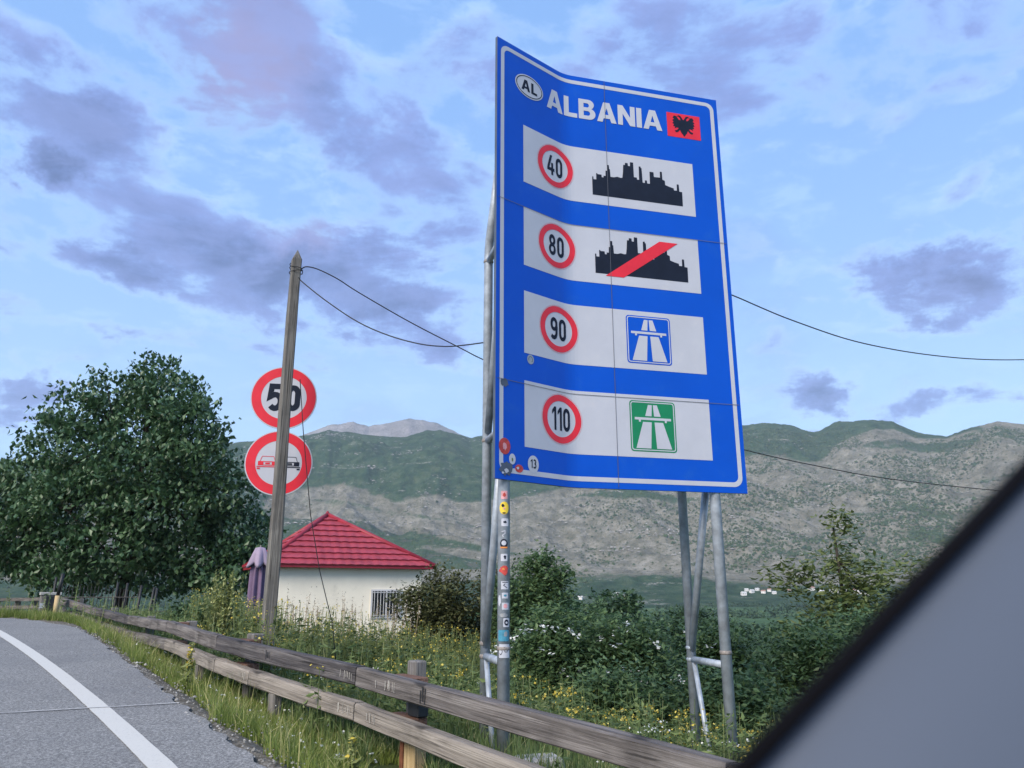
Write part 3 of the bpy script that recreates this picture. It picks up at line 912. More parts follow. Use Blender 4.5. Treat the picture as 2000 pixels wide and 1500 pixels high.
sign = empty('border_sign', (0, 0, 0), 0, 'tall blue creased welcome sign with four white speed panels on steel posts', 'road sign')
sr = [(0, .9615), (.9625, 2.8815), (2.8825, SH)]; sc_ = [(0, 1.4785), (1.4805, SW)]
for (s0, s1) in sc_:
    for (t0, t1) in sr:
        ss = [s0] + [k for k in KNOTS if s0 < k < s1] + [s1]; mb = MB(); n = len(ss)
        ts = np.linspace(t0, t1, 5)
        vs = [spos(s_, t, 0) for t in ts for s_ in ss]
        mb.add(vs, [(j * n + i, j * n + i + 1, (j + 1) * n + i + 1, (j + 1) * n + i) for j in range(4) for i in range(n - 1)], 0)
        vb = [spos(s_, t, -.035) for t in ts for s_ in ss]
        mb.add(vb, [((j + 1) * n + i, (j + 1) * n + i + 1, j * n + i + 1, j * n + i) for j in range(4) for i in range(n - 1)], 2)
        rim = [(0, i) for i in range(n)] + [(j, n - 1) for j in range(1, 5)] + [(4, i) for i in range(n - 2, -1, -1)] + [(j, 0) for j in range(3, 0, -1)]
        rf_ = [vs[j * n + i] for j, i in rim]; rb_ = [vb[j * n + i] for j, i in rim]; q = len(rim)
        mb.add(rf_ + rb_, [(k, q + k, q + (k + 1) % q, (k + 1) % q) for k in range(q)], 1)
        mb.build('sign_panel', [M['blue'], M['edge'], M['back']], sign)
print_on_sign('border_strip', [[rrect(.048, .065, 2.892, 4.738, .10), rrect(.096, .113, 2.844, 4.69, .065)]], .002, M['white'], sign)
plates = []
for (t0, t1) in ((3.178, 3.862), (2.226, 2.888), (1.283, 1.945), (.337, .999)):
    plates.append(print_on_sign('white_plate', [[[(.362, t0), (2.558, t0), (2.558, t1), (.362, t1)]]], .002, M['white'], sign))
print_on_sign('lettering', text('ALBANIA', .712, 4.245, .262, .935, .07), .003, M['white'], sign)
ov = print_on_sign('country_oval', [[ell(.452, 4.37, .205, .142)]], .003, M['white'], sign)
print_on_sign('oval_outline', [[ell(.452, 4.37, .190, .128), ell(.452, 4.37, .180, .118)]], .0045, M['black'], ov)
print_on_sign('oval_letters', text('AL', .452, 4.303, .135, .95, .12, True), .0045, M['black'], ov)
fl = print_on_sign('flag', [[[(2.263, 4.197), (2.694, 4.197), (2.694, 4.52), (2.263, 4.52)]]], .003, M['red'], sign)
half = [(0, .27), (.04, .33), (.11, .45), (.2, .48), (.29, .41), (.2, .41), (.14, .34), (.13, .25), (.2, .27), (.3, .42), (.4, .44), (.46, .33), (.41, .27), (.49, .2), (.43, .14), (.49, .06), (.42, .02), (.46, -.07), (.38, -.09), (.4, -.18), (.30, -.12), (.22, -.14), (.3, -.24), (.40, -.27), (.36, -.36), (.26, -.33), (.17, -.22), (.13, -.33), (.05, -.44), (0, -.52)]
eg = [(x, y) for x, y in half] + [(-x, y) for x, y in half[-2:0:-1]]
print_on_sign('eagle_emblem', [[[(2.478 + x * .30, 4.362 + y * .285) for x, y in eg]]], .0045, M['black'], fl)
SKY = [(1.296, 3.290), (1.296, 3.517), (1.310, 3.517), (1.312, 3.485), (1.345, 3.485), (1.345, 3.565), (1.360, 3.565), (1.36, 3.555), (1.409, 3.555), (1.411, 3.523), (1.433, 3.523), (1.433, 3.545), (1.458, 3.545), (1.46, 3.614), (1.479, 3.614), (1.480, 3.69), (1.502, 3.69), (1.504, 3.64), (1.513, 3.64), (1.518, 3.543), (1.56, 3.543), (1.6, 3.556), (1.64, 3.548), (1.662, 3.552), (1.672, 3.62), (1.679, 3.722), (1.70, 3.722), (1.702, 3.75), (1.735, 3.75), (1.737, 3.715), (1.762, 3.715), (1.764, 3.768), (1.803, 3.768), (1.805, 3.581), (1.84, 3.581), (1.842, 3.556), (1.868, 3.556), (1.87, 3.728), (1.893, 3.73), (1.895, 3.712), (1.905, 3.71), (1.911, 3.526), (1.938, 3.526), (1.94, 3.56), (1.964, 3.56), (1.966, 3.524), (2.0, 3.524), (2.003, 3.68), (2.052, 3.68), (2.055, 3.62), (2.131, 3.622), (2.133, 3.70), (2.158, 3.70), (2.16, 3.602), (2.19, 3.588), (2.192, 3.536), (2.24, 3.52), (2.296, 3.507), (2.30, 3.482), (2.336, 3.482), (2.338, 3.565), (2.364, 3.565), (2.366, 3.475), (2.402, 3.472), (2.40, 3.290)]


def speed_symbol(plate, num, s, t, h=.25, wsc=.62):
    r = .262
    o = print_on_sign('speed_ring', [[ell(s, t, r - .012, r - .012, 56), ell(s, t, .185, .185, 56)]], .004, M['red'], plate)
    print_on_sign('ring_outline', [[ell(s, t, r, r, 56), ell(s, t, r - .005, r - .005, 56)]], .004, M['pink_st'], plate)
    print_on_sign('speed_number', text(num, s, t - h / 2, h, wsc, .12 * wsc, True), .004, M['black'], plate)


for pl, num, s, t in ((plates[0], '40', .818, 3.53), (plates[1], '80', .822, 2.573), (plates[2], '90', .829, 1.632), (plates[3], '110', .846, .677)):
    speed_symbol(pl, num, s, t, .24, .72 if num != '110' else .66)
print_on_sign('town_silhouette', [[SKY]], .004, M['black'], plates[0])
print_on_sign('town_silhouette', [[[(x + .006, y - .945) for x, y in SKY]]], .004, M['black'], plates[1])
print_on_sign('red_slash', [[[(1.418, 2.322), (1.63, 2.322), (2.302, 2.806), (2.078, 2.806)]]], .0055, M['red'], plates[1])
for pl, mat, dt in ((plates[2], M['blue'], 0), (plates[3], M['green'], -.952)):
    x0, x1, y0, y1 = 1.632, 2.15, 1.35 + dt, 1.892 + dt
    b_ = print_on_sign('motorway_symbol', [[rrect(x0, y0, x1, y1, .035)]], .004, mat, pl)
    w_ = [[rrect(x0 + .012, y0 + .012, x1 - .012, y1 - .012, .028), rrect(x0 + .022, y0 + .022, x1 - .022, y1 - .022, .02)]]
    for q in ([(1.842, 1.85), (1.886, 1.85), (1.878, 1.728), (1.806, 1.728)], [(1.898, 1.85), (1.944, 1.85), (1.982, 1.728), (1.906, 1.728)],
              [(1.686, 1.712), (2.098, 1.712), (2.098, 1.686), (2.048, 1.686), (2.048, 1.664), (2.026, 1.664), (2.026, 1.686), (1.754, 1.686), (1.754, 1.664), (1.732, 1.664), (1.732, 1.686), (1.686, 1.686)],
              [(1.778, 1.664), (1.876, 1.664), (1.858, 1.384), (1.692, 1.384)], [(1.908, 1.664), (2.006, 1.664), (2.094, 1.384), (1.924, 1.384)]):
        w_.append([[(x, y + dt) for x, y in q]])
    print_on_sign('motorway_pictogram', w_, .0055, M['white'], b_, step=.0002)
print_on_sign('panel_joint', [[[(1.477, .02), (1.482, .02), (1.482, 4.78), (1.477, 4.78)]], [[(.02, .9595), (1.474, .9595), (1.474, .965), (.02, .965)]], [[(1.485, .9595), (2.92, .9595), (2.92, .965), (1.485, .965)]], [[(.02, 2.8795), (1.474, 2.8795), (1.474, 2.885), (.02, 2.885)]], [[(1.485, 2.8795), (2.92, 2.8795), (2.92, 2.885), (1.485, 2.885)]]], .0068, M['grey_joint'], sign)
# damage and stickers on the sheet
def blot(cx, cy, rx, ry, seed, n=14):
    q = random.Random(seed); return [(cx + rx * q.uniform(.6, 1.1) * cos(2 * pi * k / n), cy + ry * q.uniform(.6, 1.1) * sin(2 * pi * k / n)) for k in range(n)]
print_on_sign('torn_sticker', [[blot(.11, .93, .055, .05, 3)]], .004, M['edge'], sign)
st = print_on_sign('round_sticker', [[ell(.443, 1.227, .045, .05, 20)]], .004, M['back'], sign)
print_on_sign('sticker_print', [[stroke(ell(.443, 1.227, .026, .03, 8, 200, -60), .006)]], .0052, M['edge'], st)
st = print_on_sign('round_sticker', [[ell(.112, .313, .07, .078, 22)]], .004, M['red_st'], sign)
print_on_sign('sticker_print', [[blot(.112, .313, .035, .04, 8)]], .0052, M['pink_st'], st)
st = print_on_sign('oval_sticker', [[ell(.206, .200, .04, .052, 20)]], .004, M['white'], sign)
print_on_sign('sticker_print', [[blot(.206, .195, .014, .022, 8)]], .0052, M['stem'], st)
st = print_on_sign('oval_sticker', [[ell(.29, .118, .05, .038, 20)]], .004, M['red_st'], sign)
print_on_sign('sticker_print', [[blot(.275, .122, .02, .015, 18)]], .0052, M['white'], st)
st = print_on_sign('round_sticker', [[ell(.47, .178, .07, .085, 26)]], .004, M['white'], sign)
print_on_sign('sticker_print', text('13', .47, .14, .085, .8, .14, True), .0052, M['black'], st)
st = print_on_sign('torn_sticker', [[blot(.125, .105, .09, .075, 5, 18)]], .005, M['edge'], sign)
print_on_sign('sticker_print', [[blot(.135, .085, .03, .025, 9)], [blot(.09, .06, .02, .012, 12)]], .0062, M['white'], st)

NB = (-.249, .969)        # horizontal direction from the sheet to the rear legs


def leg_frame(x, y, left):
    bx, by = x + NB[0] * .75, y + NB[1] * .75
    g0, g1 = float(zg(x, y)) - .3, float(zg(bx, by)) - .3
    MB().tube([(x, y, g0), (x, y, ZB + SH - .25)], .056, 16).build('front_post', M['galv'], sign, True)
    MB().tube([(bx, by, g1), (bx, by, ZB + 2.62), (bx - NB[0] * .05, by - NB[1] * .05, ZB + 2.78), (x + NB[0] * .07, y + NB[1] * .07, ZB + 3.72)], .05, 14).build('rear_post', M['galv'], sign, True)
    zc = .62 if left else .52
    def bar(p0, p1, r): MB().tube([p0, p1], r, 10).build('brace', M['galv'], sign, True)
    bar((x, y, zc), (bx, by, zc), .036)
    bar((x, y, ZB + .52), (bx, by, ZB + .52), .036); bar((x, y, ZB + 2.55), (bx, by, ZB + 2.55), .036)
    bar((x + NB[0] * .06, y + NB[1] * .06, ZB + .45), (bx, by, zc + .05), .04)
    bar((bx - NB[0] * .06, by - NB[1] * .06, zc - .03), (x + NB[0] * .35, y + NB[1] * .35, g0 + .2), .026)
    bar((x + NB[0] * .06, y + NB[1] * .06, ZB + 2.5), (bx - NB[0] * .05, by - NB[1] * .05, ZB + .6), .04)
    for p, r in (((x, y, zc + .12), .062), ((bx, by, zc + .12), .056), ((bx, by, zc), .056), ((bx, by, ZB + .52), .056), ((bx, by, ZB + 2.55), .056)):
        MB().tube([(p[0], p[1], p[2] - .02), (p[0], p[1], p[2] - .008), (p[0], p[1], p[2] + .008), (p[0], p[1], p[2] + .02)], [r - .006, r, r, r - .006], 16).build('weld_collar', M['galv'] if random.random() < .6 else M['weld'], sign, True)
    return bx, by


LPX, LPY = -.075, 7.20
RPX, RPY = 2.14, 8.14
LBX, LBY = leg_frame(LPX, LPY, True)
leg_frame(RPX, RPY, False)
for t in (.35, 1.6, 2.9, 4.2):
    pts = [spos(s_, t, -.06) for s_ in np.linspace(.06, SW - .06, 14)]
    MB().tube(pts, .022, 8).build('cross_rail', M['galv'], sign, True)


def on_post(ang, z, off):
    a = radians(ang) - pi / 2 - .02
    r = .057 + off; return (LPX + r * cos(a), LPY + r * sin(a), z)


def pm(x, y, off): return on_post(x / .057 * 57.3, y, off)


def sticker(name, shapes, mat, prints=()):
    kn = [k * .012 - .096 for k in range(17)]
    o = print_on_sign(name, shapes, .0012, mat, sign, pm, kn)
    for k, (shp, m2) in enumerate(prints): print_on_sign('sticker_print', shp, .0022 + k * .0008, m2, o, pm, kn)


def zv(v):
    b = (750 - v) / 1503; th_ = radians(PITCH); return CAMZ + 7.14 * (sin(th_) + cos(th_) * b) / (cos(th_) - sin(th_) * b)


z = zv(966); sticker('square_sticker', [[rrect(-.025, z - .04, .035, z + .035, .004)]], M['pink_st'], [([[blot(.005, z, .018, .022, 4)]], M['red_st'])])
z = zv(992); sticker('round_sticker', [[ell(.004, z, .046, .058, 30)]], M['yellow_st'], [([[blot(-.008, z + .022, .016, .017, 6)], [blot(.004, z - .045, .02, .008, 9)]], M['black']), ([[blot(.004, z - .006, .012, .012, 5)]], M['pink_st'])])
z = zv(1020); sticker('square_sticker', [[rrect(-.022, z - .036, .046, z + .036, .014)]], M['white'], [([[blot(.013, z + .002, .018, .013, 3)]], M['black'])])
z = zv(1043); sticker('torn_sticker', [[stroke([(-.02, z + .02), (.012, z + .03), (.014, z + .005), (-.012, z - .01), (.0, z - .03)], .007)]], M['white'])
z = zv(1063); sticker('round_sticker', [[ell(.002, z + .006, .036, .042, 26)]], M['black'], [([[ell(.002, z + .012, .022, .022, 18)]], M['white']), ([[[(-.034, z - .022), (.04, z - .022), (.03, z - .036), (-.026, z - .036)]]], M['orange_st'])])
z = zv(1089); sticker('square_sticker', [[rrect(-.026, z - .032, .036, z + .034, .01)]], M['white'], [([[blot(.012, z + .006, .014, .02, 13)]], M['black'])])
z = zv(1113); sticker('torn_sticker', [[blot(.004, z, .048, .05, 21, 18)]], M['red_st'], [([[blot(.0, z + .008, .014, .012, 2)]], M['orange_st'])])
z = zv(1143); sticker('lettered_sticker', [[rrect(-.022, z - .036, .048, z + .036, .004)]], M['white'], [([[stroke([(-.012, z + .026), (.042, z + .026)], .006)], [stroke([(.015, z + .014), (.0, z), (.03, z - .022)], .006)]], M['black'])])
z = zv(1163); sticker('square_sticker', [[rrect(-.014, z - .026, .044, z + .024, .005)]], M['white'], [([[blot(.015, z, .014, .012, 17)]], M['teal_st'])])
z = zv(1172); sticker('torn_sticker', [[blot(-.04, z, .018, .06, 19, 16)]], M['white'])
z = zv(1184); sticker('square_sticker', [[rrect(-.014, z - .03, .05, z + .03, .005)]], M['white'], [([[ell(.018, z + .002, .018, .02, 18)]], M['pink_st'])])
z = zv(1202); sticker('torn_sticker', [[blot(-.0, z, .045, .022, 29, 16)]], M['back'])
z = zv(1216); sticker('square_sticker', [[rrect(-.002, z - .038, .058, z + .038, .008)]], M['white'], [([[ell(.028, z, .021, .026, 20), ell(.028, z, .011, .010, 14)]], M['black'])])
z = zv(1241); sticker('torn_sticker', [[rrect(-.05, z - .05, .055, z + .045, .01)]], M['teal_st'], [([[blot(.02, z + .01, .02, .03, 7)]], M['back'])])
z = zv(1272); sticker('lettered_sticker', [[rrect(-.04, z - .056, .062, z + .058, .003)]], M['white'], [([[stroke([(-.014, z + .03), (-.01, z - .006), (-.016, z - .024), (-.026, z - .03), (-.032, z - .018)], .005)], [stroke([(.052, z + .018), (.038, z + .006), (.03, z - .006), (.014, z - .006), (.008, z + .006)], .005)], [blot(.012, z + .03, .006, .006, 2, 8)]], M['black'])])
ft = MB().box((.22, 6.98, float(zg(.22, 6.98)) + .03), (.42, .3, .2), .3, 0, .85).build('concrete_footing', M['concrete'], sign, bevel=.02)

# ------------------------------------------------------------------ timber guardrail
RAIL = [  # u-free plan: x, y, top z, gap below the top beam
    (2.30, 2.70, .36, .17), (1.06, 4.05, .42, .17), (-.62, 6.27, .545, .165), (-1.33, 7.22, .585, .128), (-2.76, 8.74, .705, .115), (-3.36, 9.35, .745, .085), (-5.10, 12.03, .825, .10),
    (-7.42, 15.66, .80, .12), (-9.43, 18.23, .90, .10), (-11.67, 20.76, 1.11, .10)]
BH, BT = .16, .11
def rail_at(i, dz): x, y, z, g = RAIL[i]; return (x, y, z - BH / 2 - (BH + g) * dz)
rail = empty('timber_guardrail', (-.6, 6.3, float(zg(-.6, 6.3))), 0, 'weathered two-beam timber guardrail running along the verge in front of the blue sign', 'guardrail')


def beam(p0, p1, h, t, mat, parent, name='beam', gap=.014, seed=0):
    p0, p1 = Vector(p0), Vector(p1); d = p1 - p0; L = d.length - gap
    nx = 10; q = random.Random(seed); mb = MB(); vs = []
    prof = [(-t / 2, -h / 2 + .012), (-t / 2 + .012, -h / 2), (t / 2 - .012, -h / 2), (t / 2, -h / 2 + .012), (t / 2, h / 2 - .014), (t / 2 - .014, h / 2), (-t / 2 + .014, h / 2), (-t / 2, h / 2 - .014)]
    for i in range(nx + 1):
        x = -L / 2 + L * i / nx
        for (yy, zz) in prof: vs.append((x, yy + q.uniform(-.004, .004), zz + q.uniform(-.004, .004) + .006 * sin(3.1 * i / nx + seed)))
    fs = [(i * 8 + k, (i + 1) * 8 + k, (i + 1) * 8 + (k + 1) % 8, i * 8 + (k + 1) % 8) for i in range(nx) for k in range(8)]
    fs += [tuple(range(8)), tuple(nx * 8 + k for k in range(7, -1, -1))]
    mb.add(vs, fs)
    o = mb.build(name, mat, parent)
    o.matrix_world = Matrix.Translation((p0 + p1) / 2) @ d.to_track_quat('X', 'Z').to_matrix().to_4x4()
    pl = parent
    while pl is not None: o.matrix_parent_inverse = Matrix.Translation(-pl.location) if pl.rotation_euler.z == 0 else pl.matrix_world.inverted(); break
    return o


JT = [0, 1, 3, 5, 6, 7, 8, 9]; JL = [0, 1, 3, 4, 5, 6, 7, 8, 9]
mats_t = ['beam', 'beam', 'beam_dark', 'beam', 'beam', 'beam_dark', 'beam']; mats_l = ['beam_brown', 'beam_brown', 'beam_brown', 'beam_brown', 'beam_brown', 'beam', 'beam', 'beam']
for k, (i, j) in enumerate(zip(JT, JT[1:])): beam(rail_at(i, 0), rail_at(j, 0), BH, BT, M[mats_t[k]], rail, seed=k)
for k, (i, j) in enumerate(zip(JL, JL[1:])): beam(rail_at(i, 1), rail_at(j, 1), BH * .95, BT, M[mats_l[k]], rail, seed=20 + k)
# strap plates over some joints
M['scrape'] = simple('bare_scraped_wood', (.38, .36, .33), .9, .3, 30, .1)


def scrapes(i, j, dz, f0, n, mat, seed, hh=.085, w=.010):
    """short bruises across the face of a beam where a chain or wheel has rubbed it"""
    q = random.Random(seed); p0, p1 = Vector(rail_at(i, dz)), Vector(rail_at(j, dz)); d = (p1 - p0).normalized(); L = (p1 - p0).length
    nn = Vector((d.y, -d.x, 0)).normalized()
    if nn.y > 0: nn = -nn
    mb = MB()
    for k in range(n):
        x = f0 * L + k * q.uniform(.022, .04); h0 = -hh * q.uniform(.2, .5); h1 = hh * q.uniform(.2, .55); b = p0 + d * x + nn * (BT / 2 + .006)
        ww = w * q.uniform(.5, 1.2); sk = d * q.uniform(-.006, .006)
        mb.add([b - d * ww / 2 + Vector((0, 0, h0)), b + d * ww / 2 + Vector((0, 0, h0)), b + d * ww / 2 + sk + Vector((0, 0, h1)), b - d * ww / 2 + sk + Vector((0, 0, h1))], [(0, 1, 2, 3)])
    o = mb.build('scrape_marks', mat, rail); o.matrix_parent_inverse = Matrix.Translation(-rail.location); o['kind'] = 'stuff'


scrapes(1, 3, 0, .82, 9, M['scrape'], 1); scrapes(1, 3, 0, .70, 3, M['cable'], 12, .14, .02); scrapes(3, 5, 0, .02, 6, M['scrape'], 2)
scrapes(1, 3, 1, .90, 5, M['scrape'], 3); scrapes(3, 4, 1, .03, 8, M['scrape'], 4); scrapes(4, 5, 1, .1, 6, M['scrape'], 5); scrapes(5, 6, 0, .3, 5, M['scrape'], 6)
scrapes(3, 5, 0, .55, 4, M['cable'], 7, .1, .012)


def rail_point(f):
    i = int(f); k = f - i; a, b = RAIL[i], RAIL[min(i + 1, len(RAIL) - 1)]
    return [a[j] + (b[j] - a[j]) * k for j in range(4)], Vector((b[0] - a[0], b[1] - a[1], 0)).normalized()


def rail_post(f, up, mat, blk=M['rust'], w=.17, parent=rail, cap=True):
    (x, y, z, g), d = rail_point(f); n = Vector((-d.y, d.x, 0))
    if n.y < 0: n = -n        # away from the road
    if n.x < 0 and abs(n.y) < .2: n = -n
    pz = z + up; c = Vector((x, y, 0)) + n * (BT / 2 + .16 + w / 2); rz = math.atan2(d.y, d.x)
    gz = float(zg(c.x, c.y)) - .3
    lx, ly, lz = parent.location
    MB().box((c.x - lx, c.y - ly, (pz + gz) / 2 - lz), (w, w * .8, pz - gz), rz).build('post', mat, parent, bevel=.012)
    b = Vector((x, y, 0)) + n * (BT / 2 + .08)
    for zz, hh in ((z - BH * .5, BH * .8), (z - BH - g - BH * .5, BH * .8)):
        MB().box((b.x - d.x * .12 - lx, b.y - d.y * .12 - ly, zz - lz), (.42, .15, hh * .9), rz).build('spacer_block', blk, parent, bevel=.006)
    return c, d, n, rz


M['spacer'] = woodmat('reddish_spacer_wood', (.09, .05, .035), (.16, .09, .065), (.24, .15, .11), 0)
rail_post(.5, .10, M['post_old'], M['spacer'])
# post at the pale new piece: squared pale timber, steel channel and cap
c, d, n, rz = rail_post(2.60, .085, M['post_old'], M['spacer'], .145)
lx, ly, lz = rail.location
(x, y, z, g), d2 = rail_point(2.40)
f = Vector((x, y, 0)) + n * .155
gz = float(zg(f.x, f.y)) - .25
zt_ = z - BH - .01
MB().box((f.x - lx, f.y - ly, (zt_ - .16 + gz) / 2 - lz), (.17, .11, zt_ - .16 - gz), rz).build('post', M['post_new'], rail, bevel=.006)['label'] = 'pale new timber half of the guardrail post'
MB().box((f.x - d.x * .03 - lx, f.y - d.y * .03 - ly, zt_ - .07 - lz), (.165, .10, .14), rz).build('post_splice', M['iron'], rail, bevel=.006)
q = f - d * -.115
MB().box((q.x - lx, q.y - ly, (zt_ - .16 + gz) / 2 - lz), (.05, .13, zt_ - .16 - gz), rz).build('steel_channel', M['rust'], rail, bevel=.004)
for f_, up, mt in ((4.72, .03, M['post_old']), (6.0, -.01, M['post_old']), (6.9, .0, M['post_old']), (7.9, .02, M['post_old']), (8.85, .02, M['post_old'])):
    rail_post(f_, up, mt, M['spacer'])
# stubby posts under the lower beam
for f_ in (3.75, 5.3):
    (x, y, z, g), d2 = rail_point(f_); gz = float(zg(x, y)) - .2; zb_ = z - 2 * BH - g - .002
    MB().box((x - lx, y - ly, (zb_ + gz) / 2 - lz), (.14, .09, zb_ - gz), math.atan2(d2.y, d2.x)).build('post', M['post_old'], rail, bevel=.01)

farl = empty('timber_guardrail', (-17.5, 30.2, .4), 0, 'far stretch of two-beam timber guardrail round the road bend, beyond the reflector post', 'guardrail')
FR = [(-16.2, 29.0, 1.10), (-18.6, 31.2, 1.09), (-21.4, 33.4, 1.05), (-25.0, 35.6, 1.0)]
for a_, b_ in zip(FR, FR[1:]):
    for dz in (.07, .36): beam((a_[0], a_[1], a_[2] - dz), (b_[0], b_[1], b_[2] - dz), .13, .1, M['beam'], farl, seed=int(a_[1] * 3 + dz * 100))
for a_ in ((-16.6, 29.6), (-18.9, 31.7), (-20.2, 32.7), (-21.8, 33.9), (-24.0, 35.2)):
    gz = float(zg(*a_)) - .3
    MB().box((a_[0] - farl.location.x, a_[1] - farl.location.y, (1.0 + gz) / 2 - .4), (.2, .16, 1.0 - gz), .7).build('post', M['post_old'], farl, bevel=.01)

# timber end post with a dark box and a slim marker rod at the road bend
ep = empty('marker_post', (-10.53, 18.5, float(zg(-10.53, 18.5))), 0, 'slim dark marker rod standing in grass where the guardrail ends at the bend', 'marker post')
zt = 1.67
MB().tube([(0, 0, -.2), (0, 0, .45)], .055, 8).build('base_stake', M['post_new'], ep, True)
MB().tube([(0, 0, .45), (.05, 0, zt - ep.location.z)], .04, 8).build('rod', M['iron'], ep, True)
eb = empty('end_block', (-11.45, 19.8, .42), .6, 'squat timber block with pale cap and dark face beside the marker rod', 'guardrail end')
MB().box((0, 0, .32), (.42, .34, .9)).build('timber_body', M['post_old'], eb, bevel=.02)
MB().box((0, 0, .80), (.46, .38, .07)).build('cap', M['concrete'], eb, bevel=.01)
MB().box((.05, -.19, .56), (.30, .05, .36)).build('dark_face', M['iron'], eb)
MB().box((-.16, -.20, .52), (.10, .05, .12)).build('reflector', M['white'], eb)

# ------------------------------------------------------------------ wooden pole, traffic signs, cables
px, py = -3.0, 9.9
pg = float(zg(px, py))
up = empty('utility_pole', (px, py, pg), radians(27), 'weathered square timber pole with pointed top standing behind the guardrail', 'utility pole')
mb = MB(); zt = 5.86 - pg; lv = 14; vs = []
for k in range(lv + 1):
    z = -.4 + (zt - .16 + .4) * k / lv; w = (.080 - .017 * max(z, 0) / zt); q = random.Random(k + 3)
    for sx, sy in ((-1, -1), (1, -1), (1, 1), (-1, 1)):
        for ox, oy in (((.8, 1), (1, .8)) if sx * sy < 0 else ((1, .8), (.8, 1))):
            vs.append((sx * w * ox + q.uniform(-.003, .003) + .01 * sin(z), sy * w * oy + q.uniform(-.003, .003), z))
n_ = 8
fs = [(k * 8 + i, k * 8 + (i + 1) % 8, (k + 1) * 8 + (i + 1) % 8, (k + 1) * 8 + i) for k in range(lv) for i in range(8)]
vs.append((0, 0, zt)); ti = len(vs) - 1
fs += [(lv * 8 + i, lv * 8 + (i + 1) % 8, ti) for i in range(8)]
mb.add(vs, fs); mb.build('shaft', M['pole'], up)
wz = 5.56 - pg
mb = MB(); sp = []
for k in range(32):
    a = 2 * pi * k / 12; r = .092 + .008 * sin(a * 4); sp.append((r * cos(a), r * sin(a), wz + .05 * sin(a * .5) - .05 + .10 * (k / 50)))
mb.tube(sp, .0055, 5); mb.build('wire_binding', M['cable'], up, True)
tr = empty('traffic_sign', (-3.17, 10.42, float(zg(-3.17, 10.42))), 0, 'steel post behind the timber pole carrying a round 50 disc above a no-overtaking disc', 'traffic sign')
MB().tube([(0, 0, -.3), (0, 0, 4.25 - tr.location.z)], .03, 10).build('post', M['galv'], tr, True)
YAW = radians(12)


def disc(cz, name, label, prints):
    cx, cy = 0.0, -.05
    def mp(x, y, off): return (cx + x * cos(YAW) - (-off) * sin(YAW), cy + x * sin(YAW) + (-off) * cos(YAW), cz - tr.location.z + y)
    mb = MB(); n = 56
    vs = [mp(.445 * cos(2 * pi * k / n), .445 * sin(2 * pi * k / n), 0) for k in range(n)] + [mp(.445 * cos(2 * pi * k / n), .445 * sin(2 * pi * k / n), -.02) for k in range(n)]
    mb.add(vs, [tuple(range(n))], 0); mb.add(vs, [tuple(range(2 * n - 1, n - 1, -1))] + [(k, n + k, n + (k + 1) % n, (k + 1) % n) for k in range(n)], 1)
    o = mb.build(name, [M['white'], M['back']], tr); o['label'] = label
    print_on_sign('red_ring', [[ell(0, 0, .43, .43, 64), ell(0, 0, .305, .305, 64)]], .002, M['red'], o, mp, ())
    for nm, shp, mt in prints: print_on_sign(nm, shp, .003, mt, o, mp, ())


WT = .21
disc(3.84, 'speed_disc', 'round red-ringed disc with black 50', [('speed_number', text('50', 0, -.185, .37, .95, .10, True), M['black'])])


def car_shape(cx):
    r = lambda a, b, c_, d_: [[(cx + a, b), (cx + c_, b), (cx + c_, d_), (cx + a, d_)]]
    roof = [stroke([(cx - .10, .015), (cx - .075, .085), (cx + .075, .085), (cx + .10, .015)], .007)]
    bodyl = [[(cx - .125, .018), (cx + .125, .018), (cx + .125, -.04), (cx - .125, -.04)], [(cx - .055, .008), (cx + .055, .008), (cx + .055, -.03), (cx - .055, -.03)]]
    return [roof, bodyl, r(-.03, -.022, .03, 0), r(-.14, -.062, .14, -.05), r(-.135, -.092, -.095, -.072), r(.095, -.092, .135, -.072)]


disc(2.925, 'no_overtaking_disc', 'round red-ringed disc with a red car beside a black car', [('red_car', car_shape(-.145), M['red']), ('black_car', car_shape(.145), M['black'])])


def cable(name, pts, label, r=.008, par=None):
    o = MB().tube(pts, r, 6).build(name, M['cable'], None, True); return tag(o, label, 'cable')


def sagline(p0, p1, sag, n=24):
    p0, p1 = Vector(p0), Vector(p1)
    return [tuple(p0.lerp(p1, k / n) - Vector((0, 0, sag * 4 * (k / n) * (1 - k / n)))) for k in range(n + 1)]


def hang(pts, per=5):
    """smooth line through the points of a hanging cable"""
    P_ = [Vector(p) for p in pts]; out = []
    for k in range(len(P_) - 1):
        a, b, c_, d = P_[max(k - 1, 0)], P_[k], P_[k + 1], P_[min(k + 2, len(P_) - 1)]
        for q_ in range(per):
            t = q_ / per; out.append(.5 * ((2 * b) + (c_ - a) * t + (2 * a - 5 * b + 4 * c_ - d) * t * t + (3 * b - a - 3 * c_ + d) * t ** 3))
    return out + [P_[-1]]


